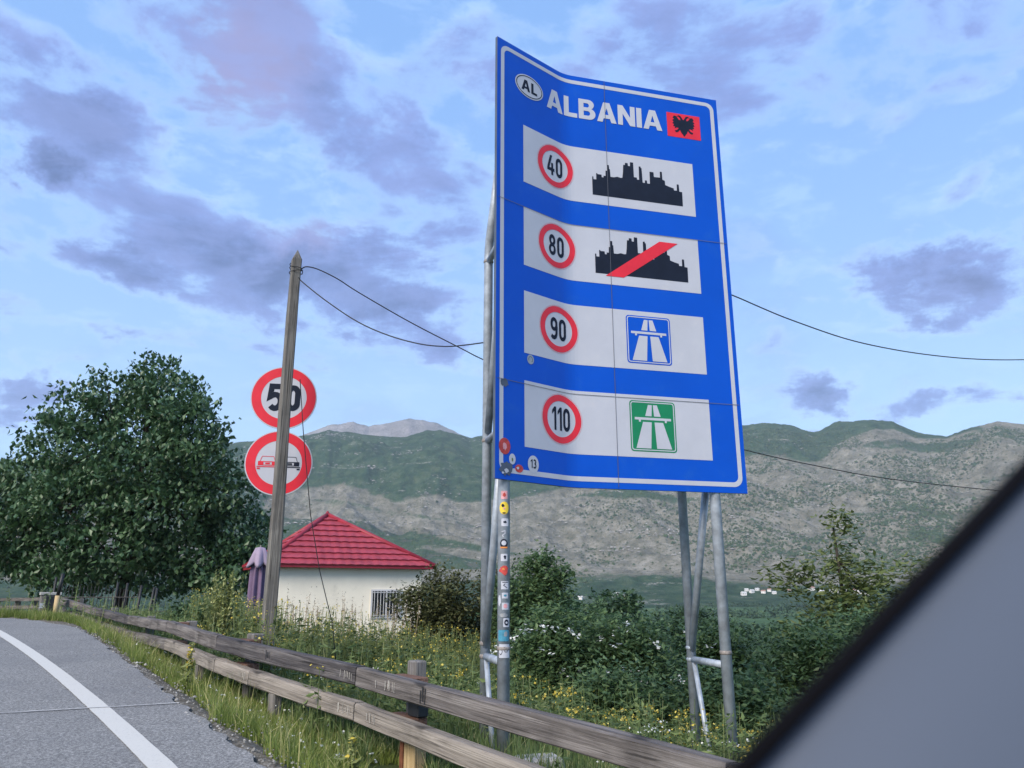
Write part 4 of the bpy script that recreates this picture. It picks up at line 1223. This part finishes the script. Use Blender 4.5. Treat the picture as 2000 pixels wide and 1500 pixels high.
# pole head -> behind the sign -> away to the right
cable('overhead_cable', hang([(-2.93, 9.92, 5.58), (-2.86, 9.92, 5.61), (-2.71, 9.97, 5.59), (-2.45, 10.05, 5.48), (-2.17, 10.15, 5.32), (-1.47, 10.4, 4.97), (-0.74, 10.65, 4.65), (-0.41, 10.8, 4.52), (.46, 11.15, 4.23), (1.59, 11.6, 3.95), (2.7, 12.05, 3.71), (3.85, 12.5, 3.49), (5.04, 12.95, 3.33), (6.66, 13.55, 3.17), (9.13, 14.4, 3.07), (10.95, 15.0, 3.05)]), 'black cable sloping straight down from the timber pole head and passing behind the sign')
cable('overhead_cable', hang([(-2.93, 9.80, 5.40), (-2.86, 9.8, 5.32), (-2.47, 9.65, 4.98), (-2.0, 9.45, 4.62), (-1.55, 9.2, 4.35), (-1.12, 8.9, 4.14), (-.78, 8.6, 4.01), (-.52, 8.3, 3.93), (LBX - .03, LBY + .04, 3.85)]), 'sagging grey cable looped from the timber pole to the rear leg of the sign')
cable('overhead_cable', hang([(LBX + .03, LBY + .05, 3.86), (.9, 8.35, 4.25), (2.1, 8.85, 4.72), (2.55, 9.08, 4.92), (2.83, 9.2, 4.89), (3.3, 9.5, 4.83), (3.77, 9.8, 4.78), (4.72, 10.35, 4.70), (5.58, 10.8, 4.69), (6.47, 11.25, 4.73), (7.41, 11.7, 4.81), (8.45, 12.15, 4.94), (10.33, 12.9, 5.22)]), 'black cable leaving the right edge of the blue sign and sagging across the sky')
cable('hanging_wire', [(-2.86, 10.0, 4.0), (-2.78, 10.05, 3.3), (-2.62, 10.1, 2.2), (-2.48, 10.2, 1.5), (-2.30, 10.3, .85), (-2.22, 10.35, .3)], 'thin loose wire hanging beside the two round traffic signs down to the weeds', .006)

# ------------------------------------------------------------------ house
HA = Vector((-8.53, 27, 0)); HB = Vector((-2.89, 29.8, 0)); hd = (HB - HA).normalized(); hn = Vector((-hd.y, hd.x, 0))
HL = (HB - HA).length; HW = 4.6
hz = float(zg(-7.5, 30)) - .2
house = empty('house', (HA.x, HA.y, hz), math.atan2(hd.y, hd.x), 'small cream plastered house with red tiled hip roof behind the weeds', 'house')
EZ = 2.12 - hz            # eave height
ov_ = .38                 # overhang
MB().box((HL / 2, HW / 2, EZ / 2), (HL - 2 * ov_, HW - 2 * ov_, EZ)).build('wall', M['plaster'], house)
roof = MB().add([(0, 0, EZ), (HL, 0, EZ), (HL, HW, EZ), (0, HW, EZ), (0, 0, EZ + .06), (HL, 0, EZ + .06), (HL, HW, EZ + .06), (0, HW, EZ + .06)], [(3, 2, 1, 0), (0, 1, 5, 4), (1, 2, 6, 5), (2, 3, 7, 6), (3, 0, 4, 7)]).build('roof', M['tile_dark'], house)
AP = Vector((HL / 2 - .5, HW / 2, EZ + 2.02)); cor = [Vector((0, 0, EZ + .06)), Vector((HL, 0, EZ + .06)), Vector((HL, HW, EZ + .06)), Vector((0, HW, EZ + .06))]
NROW = 9
for fi in range(4):
    A_, B_ = cor[fi], cor[(fi + 1) % 4]; eu = (B_ - A_).normalized(); nrm_ = (B_ - A_).cross(AP - A_).normalized()
    for k in range(NROW):
        mb = MB(); t0, t1 = k / NROW, min((k + 1.12) / NROW, 1.0); cols = max(4, int(HL * (1 - t0) / .085)); vs = []
        for t, lift in ((t0, .055), (t0, .075), (t0 + .25 * (t1 - t0), .06), (t1, .012)):
            p0, p1 = A_.lerp(AP, t), B_.lerp(AP, t); first = (len(vs) == 0)
            for i in range(cols + 1):
                p = p0.lerp(p1, i / cols); w = (p - A_).dot(eu)
                wav = .022 * (.5 + .5 * cos(2 * pi * w / .34)) ** .7
                vs.append(p + nrm_ * ((lift + wav) if not first else .004))
        n = cols + 1
        mb.add(vs, [(r_ * n + i, r_ * n + i + 1, (r_ + 1) * n + i + 1, (r_ + 1) * n + i) for r_ in range(3) for i in range(cols)])
        mb.build('tile_row', M['tile'], roof)
    MB().tube([cor[fi] + Vector((0, 0, .06)), AP + Vector((0, 0, .06))], .085, 8).build('ridge_cap', M['tile_dark'], roof, True)
MB().tube([AP + Vector((0, 0, .02)), AP + Vector((0, 0, .2))], [.12, .03], 8).build('finial', M['tile_dark'], roof, True)


def house_x(u, v):
    """where the line of sight of a picture column crosses the front wall, in house coordinates (for placing the window)"""
    return u


wx, wz0, wz1, ww = 4.02, .42 - hz, 1.32 - hz, 1.05
yv = ov_
win = MB()
for (a0, a1, b0, b1) in ((wx - .06, wx, wz0 - .06, wz1 + .06), (wx + ww, wx + ww + .06, wz0 - .06, wz1 + .06), (wx, wx + ww, wz1, wz1 + .06), (wx, wx + ww, wz0 - .06, wz0), (wx + ww / 2 - .025, wx + ww / 2 + .025, wz0, wz1)):
    win.box(((a0 + a1) / 2, yv - .02, (b0 + b1) / 2), (a1 - a0, .08, b1 - b0))
wo = win.build('window', M['frame'], house)
MB().box((wx + ww / 2, yv - .006, (wz0 + wz1) / 2), (ww, .02, wz1 - wz0)).build('pane', M['glass'], wo)
for k in range(9): MB().tube([(wx + ww * (k + .5) / 9, yv - .10, wz0 - .04), (wx + ww * (k + .5) / 9, yv - .10, wz1 + .04)], .011, 6).build('bar', M['frame'], wo)
for zz in (wz0 + .05, wz1 - .05): MB().tube([(wx - .04, yv - .10, zz), (wx + ww + .04, yv - .10, zz)], .012, 6).build('bar', M['frame'], wo)

# ------------------------------------------------------------------ parasol, fence
pxp, pyp = -6.72, 21.0; zp = float(zg(pxp, pyp))
par = empty('parasol', (pxp, pyp, zp), 0, 'closed mauve canvas parasol standing between the timber pole and pale shrub', 'parasol')
H = 2.42 - zp


def folds(name, prof, nf, mat, amp, ph=0.0, seed=0):
    mb = MB(); n = 64; vs = []; q = random.Random(seed); offs = [q.uniform(-.25, .25) for _ in range(nf)]
    for (z, r, am) in prof:
        for k in range(n):
            a = 2 * pi * k / n; m = 1 + am * (abs(((a + ph) * nf / (2 * pi)) % 1 - .5) * 2 - .5) * (1 + offs[int(((a + ph) * nf / (2 * pi)) % nf)])
            vs.append((r * m * cos(a), r * m * sin(a), z - am * .10 * cos(nf * (a + ph)) * (r > .2)))
    L = len(prof)
    mb.add(vs, [(j * n + k, j * n + (k + 1) % n, (j + 1) * n + (k + 1) % n, (j + 1) * n + k) for j in range(L - 1) for k in range(n)])
    return mb.build(name, mat, par, True)


MB().tube([(0, 0, -.1), (0, 0, H + .05)], .024, 8).build('pole', M['post_old'], par, True)
folds('canopy', [(H - .42, .15, .5), (H - .6, .19, .5), (H - 1.0, .2, .5), (H - 1.5, .2, .55), (H - 1.85, .21, .6), (H - 1.95, .17, .6)], 8, M['mauve'], .5, .1, 4)
folds('top_vent', [(H, .04, 0), (H - .02, .13, .1), (H - .2, .21, .3), (H - .42, .28, .45), (H - .5, .30, .5), (H - .47, .25, .45)], 6, M['mauve_pale'], .4, .3, 2)
MB().box((0, 0, .04), (.5, .5, .1)).build('base', M['concrete'], par, bevel=.02)

fz0 = Vector((-17.3, 30.0, 0)); fz1 = Vector((-11.7, 30.4, 0)); fdv = (fz1 - fz0)
fence = empty('picket_fence', (-14.5, 30.2, float(zg(-14.5, 30.2))), 0, 'black iron picket fence under the broad leafy tree', 'fence')
flx = fence.location
nP = 42
pk = MB().tube([(0, 0, 0), (0, 0, 1.42), (0, 0, 1.5)], [.014, .014, .002], 5).mesh('picket', M['iron'])
for k in range(nP):
    p = fz0 + fdv * (k + .5) / nP; o = link('picket', pk, fence); o.location = (p.x - flx.x, p.y - flx.y, float(zg(p.x, p.y)) - flx.z + .05)
    o.scale = (1, 1, 1 if k < 24 else .55)
for zz in (.35, 1.25):
    mb = MB(); e1 = fz0 + fdv * (24 / nP if zz > 1 else 1)
    mb.tube([(fz0.x - flx.x, fz0.y - flx.y, zz), (e1.x - flx.x, e1.y - flx.y, zz)], .02, 6); mb.build('rail', M['iron'], fence)
mb = MB(); mb.tube([(fz0.x + fdv.x * 24 / nP - flx.x, fz0.y - flx.y + .2, .75), (fz1.x - flx.x, fz1.y - flx.y, .72)], .02, 6); mb.build('rail', M['iron'], fence)
for x_, lean in ((-17.4, .03), (-15.05, .06), (-14.72, .10), (-14.2, .12), (-13.75, .16), (-13.6, .12), (-11.6, .05)):
    gz = float(zg(x_, 30.25)) - flx.z
    MB().tube([(x_ - flx.x, .05, gz - .2), (x_ - flx.x + lean, .05, gz + 1.75)], .05, 7).build('post', M['iron'], fence, True)

# ------------------------------------------------------------------ trees and bushes
TL = []   # lobes of the broad tree, in metres about its base (crown 12 m wide, 12 m high, broadest low down)
for (x_, z_, rx, rz) in [(.0, 11.0, 1.0, 1.3), (-1.3, 10.0, 1.3, 1.2), (1.3, 9.9, 1.4, 1.2), (-2.6, 9.1, 1.4, 1.2), (2.4, 8.6, 1.5, 1.2), (0, 8.6, 2.0, 1.6), (-2.4, 7.4, 1.9, 1.4), (3.0, 7.2, 1.6, 1.3), (.8, 6.6, 2.4, 1.6), (-3.9, 6.2, 1.8, 1.3), (-5.0, 5.2, 1.4, 1.3), (3.9, 5.7, 1.5, 1.3),
                         (-1.6, 5.2, 2.4, 1.5), (1.9, 4.9, 2.3, 1.4), (4.5, 4.2, 1.5, 1.2), (-4.9, 3.9, 1.8, 1.2), (-3.2, 3.0, 1.9, 1.1), (0, 3.2, 2.3, 1.2), (3.2, 3.0, 2.0, 1.1), (5.3, 3.0, 1.4, .9), (-1.6, 2.2, 1.8, .8), (1.7, 2.1, 1.8, .7), (-5.8, 2.9, 1.2, .9), (4.6, 2.1, 1.3, .6)]:
    q = random.Random(int(x_ * 100 + z_ * 10))
    TL.append((x_, q.uniform(-1.4, .6), z_, rx, rx * 1.15, rz))
tx, ty = -16.6, 34.0
plant('broadleaf_tree', (tx, ty, float(zg(tx, ty))), TL, 3300, 13, .27, .26, M['leaf_tree'], 31, 'broad dense dark green leafy tree behind the picket fence', 'tree', None, .2, (.1, 0, 9.5), 40, .75, .66, .62)


def bush_lobes(w, d, h, n, seed, lean=0.0):
    q = random.Random(seed); L = []
    for k in range(n):
        a = q.uniform(0, 2 * pi); r = q.uniform(0, .62); zz = h * q.uniform(.18, .8); sh = 1 - .55 * max(0, zz / h - .35)
        L.append((cos(a) * r * w / 2 * sh + lean * zz, sin(a) * r * d / 2 * sh, zz, w * q.uniform(.14, .24), d * q.uniform(.14, .24), h * q.uniform(.13, .24)))
    L.append((lean * h, 0, h * .82, w * .13, d * .13, h * .18)); return L


def bush(x, y, w, d, h, mat, seed, label, n=11, ncl=420, per=12, cr=.15, ls=.10, cat='bush', group='bushes below the road', nm='bush', lean=0.0, asp=.5):
    return plant(nm, (x, y, float(zg(x, y)) - .05), bush_lobes(w, d, h, n, seed, lean), int(ncl * 1.35), per, cr, ls, M[mat], seed, label, cat, group, .05, (lean * h * .6, 0, h * .6), 16, .3, asp, .45, 'foliage', 'stem')


bush(-2.0, 21.5, 3.2, 2.6, 2.75, 'leaf_olive', 41, 'olive brown bush covering the right end of the house wall', ls=.13, ncl=600)
bush(-.55, 22.5, 2.4, 2.2, 3.25, 'leaf_olive', 42, 'brownish green bush just left of the left sign posts', ncl=560)
bush(.75, 20.5, 3.6, 2.6, 3.45, 'leaf_dark', 43, 'tall dark bush rising behind the stickered post of the sign', ncl=860, ls=.14)
bush(2.1, 20.0, 2.6, 2.2, 2.3, 'leaf_dark', 44, 'lower dark bush sloping right from the tall bush behind the post', ncl=480)
bush(-3.7, 42, 2.6, 2.6, 3.8, 'leaf_dark', 45, 'distant dark treetop showing just right of the red roof corner', ls=.25, cr=.3, ncl=180, nm='tree', cat='tree')
bush(.62, 12.4, 2.3, 1.9, 1.75, 'leaf_dark', 46, 'blossoming bush with scattered white flowers right of the stickered post', ncl=620)
bush(2.05, 12.8, 2.5, 2.0, 1.72, 'leaf_dark', 47, 'second white flowering bush, midway between the sign posts', ncl=640)
bush(3.35, 13.2, 2.3, 2.0, 1.75, 'leaf_fresh', 48, 'bush with pale leaf tips behind the right legs of the sign', ncl=560)
bush(1.35, 10.9, 2.0, 1.4, 1.02, 'leaf_dark', 49, 'low dark bush between the sign posts above the top beam', ncl=380)
bush(2.75, 10.9, 1.9, 1.5, 1.15, 'leaf_dark', 50, 'low bush left of the right rear leg of the sign', ncl=400)
bush(4.55, 12.0, 2.5, 2.0, 1.8, 'leaf_fresh', 51, 'yellowish green bush just right of the front right post', ncl=640)
bush(5.7, 13.4, 2.6, 2.2, 2.3, 'leaf_dark', 52, 'dense dark thicket under the young tree beside the car pillar', ncl=640)
bush(3.9, 9.9, 2.0, 1.6, 1.15, 'leaf_fresh', 53, 'lowest green bush at the bottom edge beside the car pillar', ncl=460)
bush(5.6, 20.5, 2.6, 2.4, 2.1, 'leaf_valley', 54, 'round bush in the field beyond the right posts', ncl=320)
bush(3.6, 24, 3.4, 2.6, 1.9, 'leaf_valley', 55, 'wide low bush in the field seen between the sign posts', ncl=320)
bush(7.3, 22, 3.2, 2.6, 2.3, 'leaf_valley', 56, 'bush behind the young tree, near the village line', ncl=340)
bush(-6.2, 16.3, 1.2, .9, .85, 'leaf_dark', 57, 'low bush between the pale shoots and the guardrail', ncl=160)
bush(-7.6, 19.0, 1.6, 1.2, .95, 'leaf_valley', 58, 'grey green bush in front of the iron fence', ncl=200)
SL = []
for (x_, z_, rx, rz) in [(-.15, 3.95, .22, .36), (-.1, 3.3, .34, .4), (.35, 2.9, .5, .45), (-.6, 2.85, .42, .35), (1.1, 2.9, .26, .5), (.9, 2.4, .5, .4), (-.2, 2.35, .65, .45), (-1.0, 3.0, .35, .18), (.5, 1.8, .8, .5), (-.5, 1.7, .7, .45), (1.2, 1.7, .5, .45), (.1, 1.2, .9, .45), (1.1, 1.0, .6, .4)]:
    SL.append((x_ * 1.25, random.Random(int(z_ * 77)).uniform(-.4, .4), z_ * 1.02 + .15, rx * 1.25, rx * 1.2, rz * 1.1))
plant('young_tree', (7.15, 17.0, float(zg(7.15, 17.0))), SL, 470, 14, .15, .19, M['leaf_sap'], 61, 'loose yellow green young tree with a spire top beside the car pillar', 'tree', None, .05, (-.15, 0, 4.2), 26, .05, .36, .2)
# white blossom on the two flowering bushes
rb = np.random.default_rng(9)
for (bx, by, w, h, n) in ((.62, 12.4, 2.3, 1.6, 20), (2.05, 12.8, 2.4, 1.55, 18)):
    C = []
    for k in range(n):
        c = np.array([bx + rb.uniform(-.5, .5) * w, by - .75 + rb.uniform(-.2, .25), float(zg(bx, by)) + h * rb.uniform(.35, .98)]); C.append(c + rb.normal(0, .035, (rb.integers(4, 12), 3)))
    C = np.concatenate(C); o = polys('blossom', leaves(C, .055, rb, .0, .95), M['blossom'], np.repeat(rb.uniform(0, 1, len(C)), 2))
    own = [b for b in bpy.data.objects if b.name.startswith('bush') and abs(b.location.x - bx) < .02 and abs(b.location.y - by) < .02][0]
    o.parent = own; o.matrix_parent_inverse = Matrix.Translation(-own.location)

# pale upright shoots left of the parasol
sx, sy = -5.02, 14.0; rs_ = np.random.default_rng(13)
sh = empty('shoot_shrub', (sx, sy, float(zg(sx, sy))), 0, 'upright pale yellow green shrub of long leafy shoots left of the parasol', 'shrub')
mb = MB(); LC = []
for k in range(60):
    a = rs_.uniform(0, 2 * pi); s0 = rs_.uniform(0, .16); tipd = rs_.uniform(.08, .50); hh = rs_.uniform(.75, 1.6) * (1 - .25 * tipd)
    p0 = Vector((s0 * cos(a), s0 * sin(a), 0)); p2 = Vector((tipd * cos(a), tipd * sin(a) * .7, hh)); p1 = p0.lerp(p2, .5) + Vector((-.03 * cos(a), 0, .08))
    mb.tube([p0, p1, p2], [.008, .006, .002], 4, cap=False)
    for t in np.linspace(.25, 1, int(hh * 26)):
        q = p0.lerp(p1, t * 2) if t < .5 else p1.lerp(p2, t * 2 - 1); LC.append((q.x + rs_.normal(0, .018), q.y + rs_.normal(0, .018), q.z))
mb.build('shoots', M['stem'], sh)
LC = np.array(LC); polys('foliage', leaves(LC, .085, rs_, -.6, .5), M['leaf_shoot'], np.repeat(rs_.uniform(0, 1, len(LC)), 2), sh)


def mullein(x, y, h, label, yellow=40, seed=1):
    q = np.random.default_rng(seed); r = empty('mullein', (x, y, float(zg(x, y))), 0, label, 'wild plant', 'mullein plants on the verge')
    MB().tube([(0, 0, -.05), (.01, 0, h * .5), (.03, .01, h)], [.012, .011, .007], 6).build('stem', M['stem'], r, True)
    n = 46; zz = q.uniform(.02, .75, n) ** 1.6 * h; a = q.uniform(0, 2 * pi, n); C = np.stack([.06 * np.cos(a), .06 * np.sin(a), zz], -1)
    polys('leaf_rosette', leaves(C, .11, q, -.5, .38), M['leaf_shoot'], np.repeat(q.uniform(0, .5, n), 2), r)
    n = yellow; zz = h * q.uniform(.5, 1.0, n); a = q.uniform(0, 2 * pi, n); C = np.stack([.028 * np.cos(a) + .02, .028 * np.sin(a), zz], -1)
    polys('flower_spike', leaves(C, .035, q, .0, 1.0), M['yellow'], np.repeat(q.uniform(0, 1, n), 2), r)
    n = 120; zz = h * q.uniform(.45, 1.02, n); a = q.uniform(0, 2 * pi, n); C = np.stack([.02 * np.cos(a) + .02, .02 * np.sin(a), zz], -1)
    polys('bud_spike', leaves(C, .03, q, -.6, .6), M['leaf_shoot'], np.repeat(q.uniform(0, 1, n), 2), r)['kind'] = 'stuff'


mullein(-3.42, 8.62, .50, 'mullein with a tall yellow flower spike below the lower beam, left of the others', 60, 1)
mullein(-1.06, 5.45, .36, 'mullein with one open yellow bloom below the joint of the lower beam', 12, 2)
mullein(-.36, 4.75, .30, 'short mullein with small yellow blooms right of the pale new post', 22, 3)
mullein(-1.15, 12.5, 1.05, 'tall pale mullein spike among the weeds left of the left sign posts', 30, 4)

# ------------------------------------------------------------------ grass, weeds, gravel (stuff)


def blades(X, Y, h, w, mat, name, rng, lean=.35, dry=0.0):
    n = len(X); Z0 = zg(X, Y) - .02; a = rng.uniform(0, 2 * pi, n); H = h * rng.uniform(.45, 1.25, n); W = w * rng.uniform(.6, 1.3, n)
    la = rng.uniform(0, 2 * pi, n); l = np.abs(rng.normal(0, lean, n)) * H
    B = np.stack([X, Y, Z0], -1); s = np.stack([np.cos(a), np.sin(a), 0 * a], -1) * (W / 2)[:, None]
    ld = np.stack([np.cos(la), np.sin(la), 0 * la], -1)
    m = B + ld * (l * .35)[:, None] + np.stack([0 * H, 0 * H, H * .58], -1); t = B + ld * l[:, None] + np.stack([0 * H, 0 * H, H * .96], -1)
    q1 = np.stack([B - s, B + s, m + s * .75, m - s * .75], 1); q2 = np.stack([m - s * .75, m + s * .75, t + s * .12, t - s * .12], 1)
    V = np.stack([q1, q2], 1).reshape(-1, 4, 3)
    patch = fbm(X * .8, Y * .8, 3, 44); rnd = np.clip(.15 + .75 * patch + rng.normal(0, .16, n) - .1, 0, 1); rnd = np.where(rng.uniform(0, 1, n) < dry, rng.uniform(.85, 1, n), rnd * .8)
    o = polys(name, V, mat, np.repeat(rnd, 2)); o['kind'] = 'stuff'; return o


def scatter(n, a0, a1, p0, p1, rng, near=1.0):
    a = a0 + (a1 - a0) * rng.uniform(0, 1, n) ** near; p = rng.uniform(p0, p1, n); return xy(a, p)


rg = np.random.default_rng(21)
A_ = 1.5 + 21 * rg.uniform(0, 1, 62000) ** 1.5
P_ = pe(A_) + .05 + np.abs(rg.normal(0, 1, len(A_))) * .0 + rg.uniform(0, 1, len(A_)) ** .8 * np.interp(A_, [0, 10, 20], [1.9, 1.25, 1.1])
edge_n = fbm(A_ * 1.3, P_ * 1.3, 3, 12)
pp_ = Vector((rail_point(2.40)[0][0], rail_point(2.40)[0][1])); pd_ = -pp_.normalized(); _X, _Y = xy(A_, P_)
tl_ = (_X - pp_.x) * pd_.x + (_Y - pp_.y) * pd_.y; sd_ = np.abs((_X - pp_.x) * -pd_.y + (_Y - pp_.y) * pd_.x)
k = ((P_ - pe(A_)) > .42 * edge_n) & ~((tl_ > -.2) & (tl_ < 2.6) & (sd_ < .24))     # trodden patch at the renewed post
X, Y = xy(A_[k], P_[k])
HV = np.interp(P_[k] - pe(A_[k]), [0, .5, .9, 1.9], [.16, .18, .12, .12])
blades(X, Y, HV, .010, M['grass_v'], 'verge_grass', rg, .45, .10)
k2 = (rg.uniform(0, 1, len(X)) < .09) & (P_[k] - pe(A_[k]) < .85)
blades(X[k2], Y[k2], .30, .008, M['grass_v'], 'tall_verge_grass', rg, .35, .45)
# meadow beyond the rail
n = 120000
th_ = np.radians(rg.uniform(-42, 33, n)); r_ = 4.6 * (30 / 4.6) ** rg.uniform(0, 1, n)
X, Y = r_ * np.sin(th_), r_ * np.cos(th_); a, p = ap(X, Y); k = (p > pe(a) + 1.05) & (p > 2.4) & (vn(X * 1.1, Y * 1.1, 5) > .18)
k &= ~(((X - pp_.x) * pd_.x + (Y - pp_.y) * pd_.y > -.35) & (np.abs((X - pp_.x) * -pd_.y + (Y - pp_.y) * pd_.x) < .22)); X, Y, r_ = X[k], Y[k], r_[k]
blades(X, Y, np.interp(r_, [4, 7.5, 10, 30], [.17, .24, .42, .55]), np.interp(r_, [4, 12, 30], [.010, .016, .03]), M['grass_m'], 'meadow_grass', rg, .3, .12)


def weeds(name, n, th0, th1, r0, r1, hmin, hmax, mat_flower, rng, head=.022, nf=9, pat=33, thr=.45, leafm=None, umbel=True):
    th_ = np.radians(rng.uniform(th0, th1, n * 3)); r_ = r0 * (r1 / r0) ** rng.uniform(0, 1, n * 3); X, Y = r_ * np.sin(th_), r_ * np.cos(th_); a, p = ap(X, Y)
    k = (p > pe(a) + 1.1) & (fbm(X * .5, Y * .5, 3, pat) > thr); X, Y = X[k][:n], Y[k][:n]; n = len(X)
    Z = zg(X, Y); H = rng.uniform(hmin, hmax, n); lean = rng.normal(0, .10, (n, 2)); top = np.stack([X + lean[:, 0] * H, Y + lean[:, 1] * H, Z + H], -1); B = np.stack([X, Y, Z], -1)
    # stems
    w = .002 + .00028 * np.hypot(X, Y); s = np.stack([w, 0 * w, 0 * w], -1)
    V = np.stack([B - s, B + s, top + s * .6, top - s * .6], 1)
    o = polys(name + '_stems', V, leafm or M['grass_m'], rng.uniform(.2, .9, n)); o['kind'] = 'stuff'
    # stem leaves
    m = 15; t = rng.uniform(.1, .95, (n, m)); C = B[:, None] + (top - B)[:, None] * t[..., None] + rng.normal(0, .035, (n, m, 3)); C = C.reshape(-1, 3)
    o = polys(name + '_leaves', leaves(C, .10, rng, -.1, .36), leafm or M['grass_m'], np.repeat(rng.uniform(.0, .85, len(C)), 2)); o['kind'] = 'stuff'
    if mat_flower:
        sp = np.array([.05, .05, .012]) if umbel else np.array([.015, .015, .12])
        C = (top[:, None] + rng.normal(0, 1, (n, nf, 3)) * sp).reshape(-1, 3)
        o = polys(name + '_flowers', leaves(C, head, rng, .0, 1.0, .6), mat_flower, np.repeat(rng.uniform(0, 1, len(C)), 2)); o['kind'] = 'stuff'


weeds('yellow_wildflower', 520, -22, 30, 7.6, 20, .35, .7, M['yellow'], np.random.default_rng(3), .026, 10, 33, .47)
weeds('tall_weed', 1900, -38, 32, 7.9, 26, .35, .85, None, np.random.default_rng(4), thr=.40)
weeds('meadow_weed', 900, -22, -1, 9.5, 21, .6, 1.15, M['yellow'], np.random.default_rng(14), .026, 3, 39, .44, M['leaf_sap'])
weeds('white_wildflower', 120, -30, 20, 5.2, 16, .25, .6, M['blossom'], np.random.default_rng(6), .018, 7, 35, .45)
weeds('dry_weed', 90, -17.5, -7, 17, 25, .7, 1.5, M['drystem'], np.random.default_rng(7), .03, 12, 37, .3, M['drystem'], False)
# small daisies in the verge
A2 = rg.uniform(2.5, 16, 170); P2 = pe(A2) + rg.uniform(.35, 1.1, 170); X, Y = xy(A2, P2); C = np.stack([X, Y, zg(X, Y) + rg.uniform(.08, .2, 170)], -1)
C = np.repeat(C, 4, 0) + rg.normal(0, .006, (680, 3)); o = polys('verge_daisies', leaves(C, .02, rg, 0, 1.0), M['blossom'], np.repeat(rg.uniform(0, 1, 680), 2)); o['kind'] = 'stuff'
# gravel and grit along the broken asphalt edge
n = 2300; A2 = 2 + 19 * rg.uniform(0, 1, n) ** 1.6; P2 = pe(A2) + .02 + rg.normal(0, .11, n); X, Y = xy(A2, P2); s = rg.uniform(.004, .014, n) * np.where(rg.uniform(0, 1, n) < .05, 2.2, 1)
blobs('gravel', np.stack([X, Y, np.interp(A2, GA, GZ) - .015], -1) , np.stack([s, s * .8, s * .7], -1), M['gravel'])
for k, (u_, lab) in enumerate(((8.05, 'pale fist-sized stone lying at the broken asphalt edge'),)):
    x_, y_ = xy(u_, 1.98); z_ = float(zg(x_, y_))
    bm = bmesh.new(); bmesh.ops.create_icosphere(bm, subdivisions=2, radius=.06)
    for v in bm.verts: v.co = v.co * random.uniform(.8, 1.12); v.co.z *= .65; v.co.x *= 1.3
    me = bpy.data.meshes.new('stone'); bm.to_mesh(me); bm.free(); me.materials.append(M['stone']); o = link('stone', me); o.location = (x_, y_, z_ + .05); tag(o, lab, 'stone')

# ------------------------------------------------------------------ car pillar beside the camera
def ray(u, v, d):
    a, b = (u - 1000) / 1503, (750 - v) / 1503; th_ = radians(PITCH)
    return Vector((a, cos(th_) - sin(th_) * b, sin(th_) + cos(th_) * b)) * d + Vector((0, 0, CAMZ))


Q0, Q1 = ray(1330, 1607, .27), ray(2290, 600, .40)
axd = (Q1 - Q0).normalized(); wv = ray(1700, 1200, .5) - Vector((0, 0, CAMZ)); wv.normalize()
acr = axd.cross(wv).normalized()
if acr.z > 0: acr = -acr          # across the pillar, towards the car's inside (down)
cp = empty('car_pillar', tuple(Q0), 0, 'blurred grey plastic windscreen pillar of the car with black rubber edge, close by', 'car pillar')
o0 = Vector(cp.location)
tail = acr * .42
mb = MB(); nA, nC = 14, 18; vs = []
for i in range(nA + 1):
    p = Q0.lerp(Q1, i / nA) + acr * .0058
    for j in range(nC + 1):
        s_ = j / nC; q = p + tail * s_ + wv * (.03 * (1 - (1 - min(s_ * 6, 1)) ** 2) * -.66 + .02 + .07 * s_ * s_)
        vs.append(q - o0)
n = nC + 1; front = [(i * n + j, (i + 1) * n + j, (i + 1) * n + j + 1, i * n + j + 1) for i in range(nA) for j in range(nC)]
mb.add(vs, front)
mb.add([Vector(v) + wv * .05 for v in vs], [f[::-1] for f in front])
mb.build('trim', M['trim'], cp, True)
MB().tube([Q0 + acr * .0026 + wv * .013 - o0, Q1 + acr * .0026 + wv * .013 - o0], .0041, 12).build('rubber_seal', M['rubber'], cp, True)

# ------------------------------------------------------------------ air
HZ = (4200, 4200); z0, z1 = -24.0, 880.0
hz_ = MB().box((0, 0, (z0 + z1) / 2), (HZ[0] * 2, HZ[1] * 2, z1 - z0)).build('haze', None or M['white'])
hm = bpy.data.materials.new('haze'); hm.use_nodes = True; nt = hm.node_tree; nt.nodes.clear()
out = nt.nodes.new('ShaderNodeOutputMaterial'); vp = nt.nodes.new('ShaderNodeVolumePrincipled')
vp.inputs['Color'].default_value = (.70, .84, 1.0, 1); vp.inputs['Density'].default_value = .00011; vp.inputs['Anisotropy'].default_value = 0.0
nt.links.new(vp.outputs[0], out.inputs['Volume'])
hz_.data.materials.clear(); hz_.data.materials.append(hm); hz_['kind'] = 'stuff'
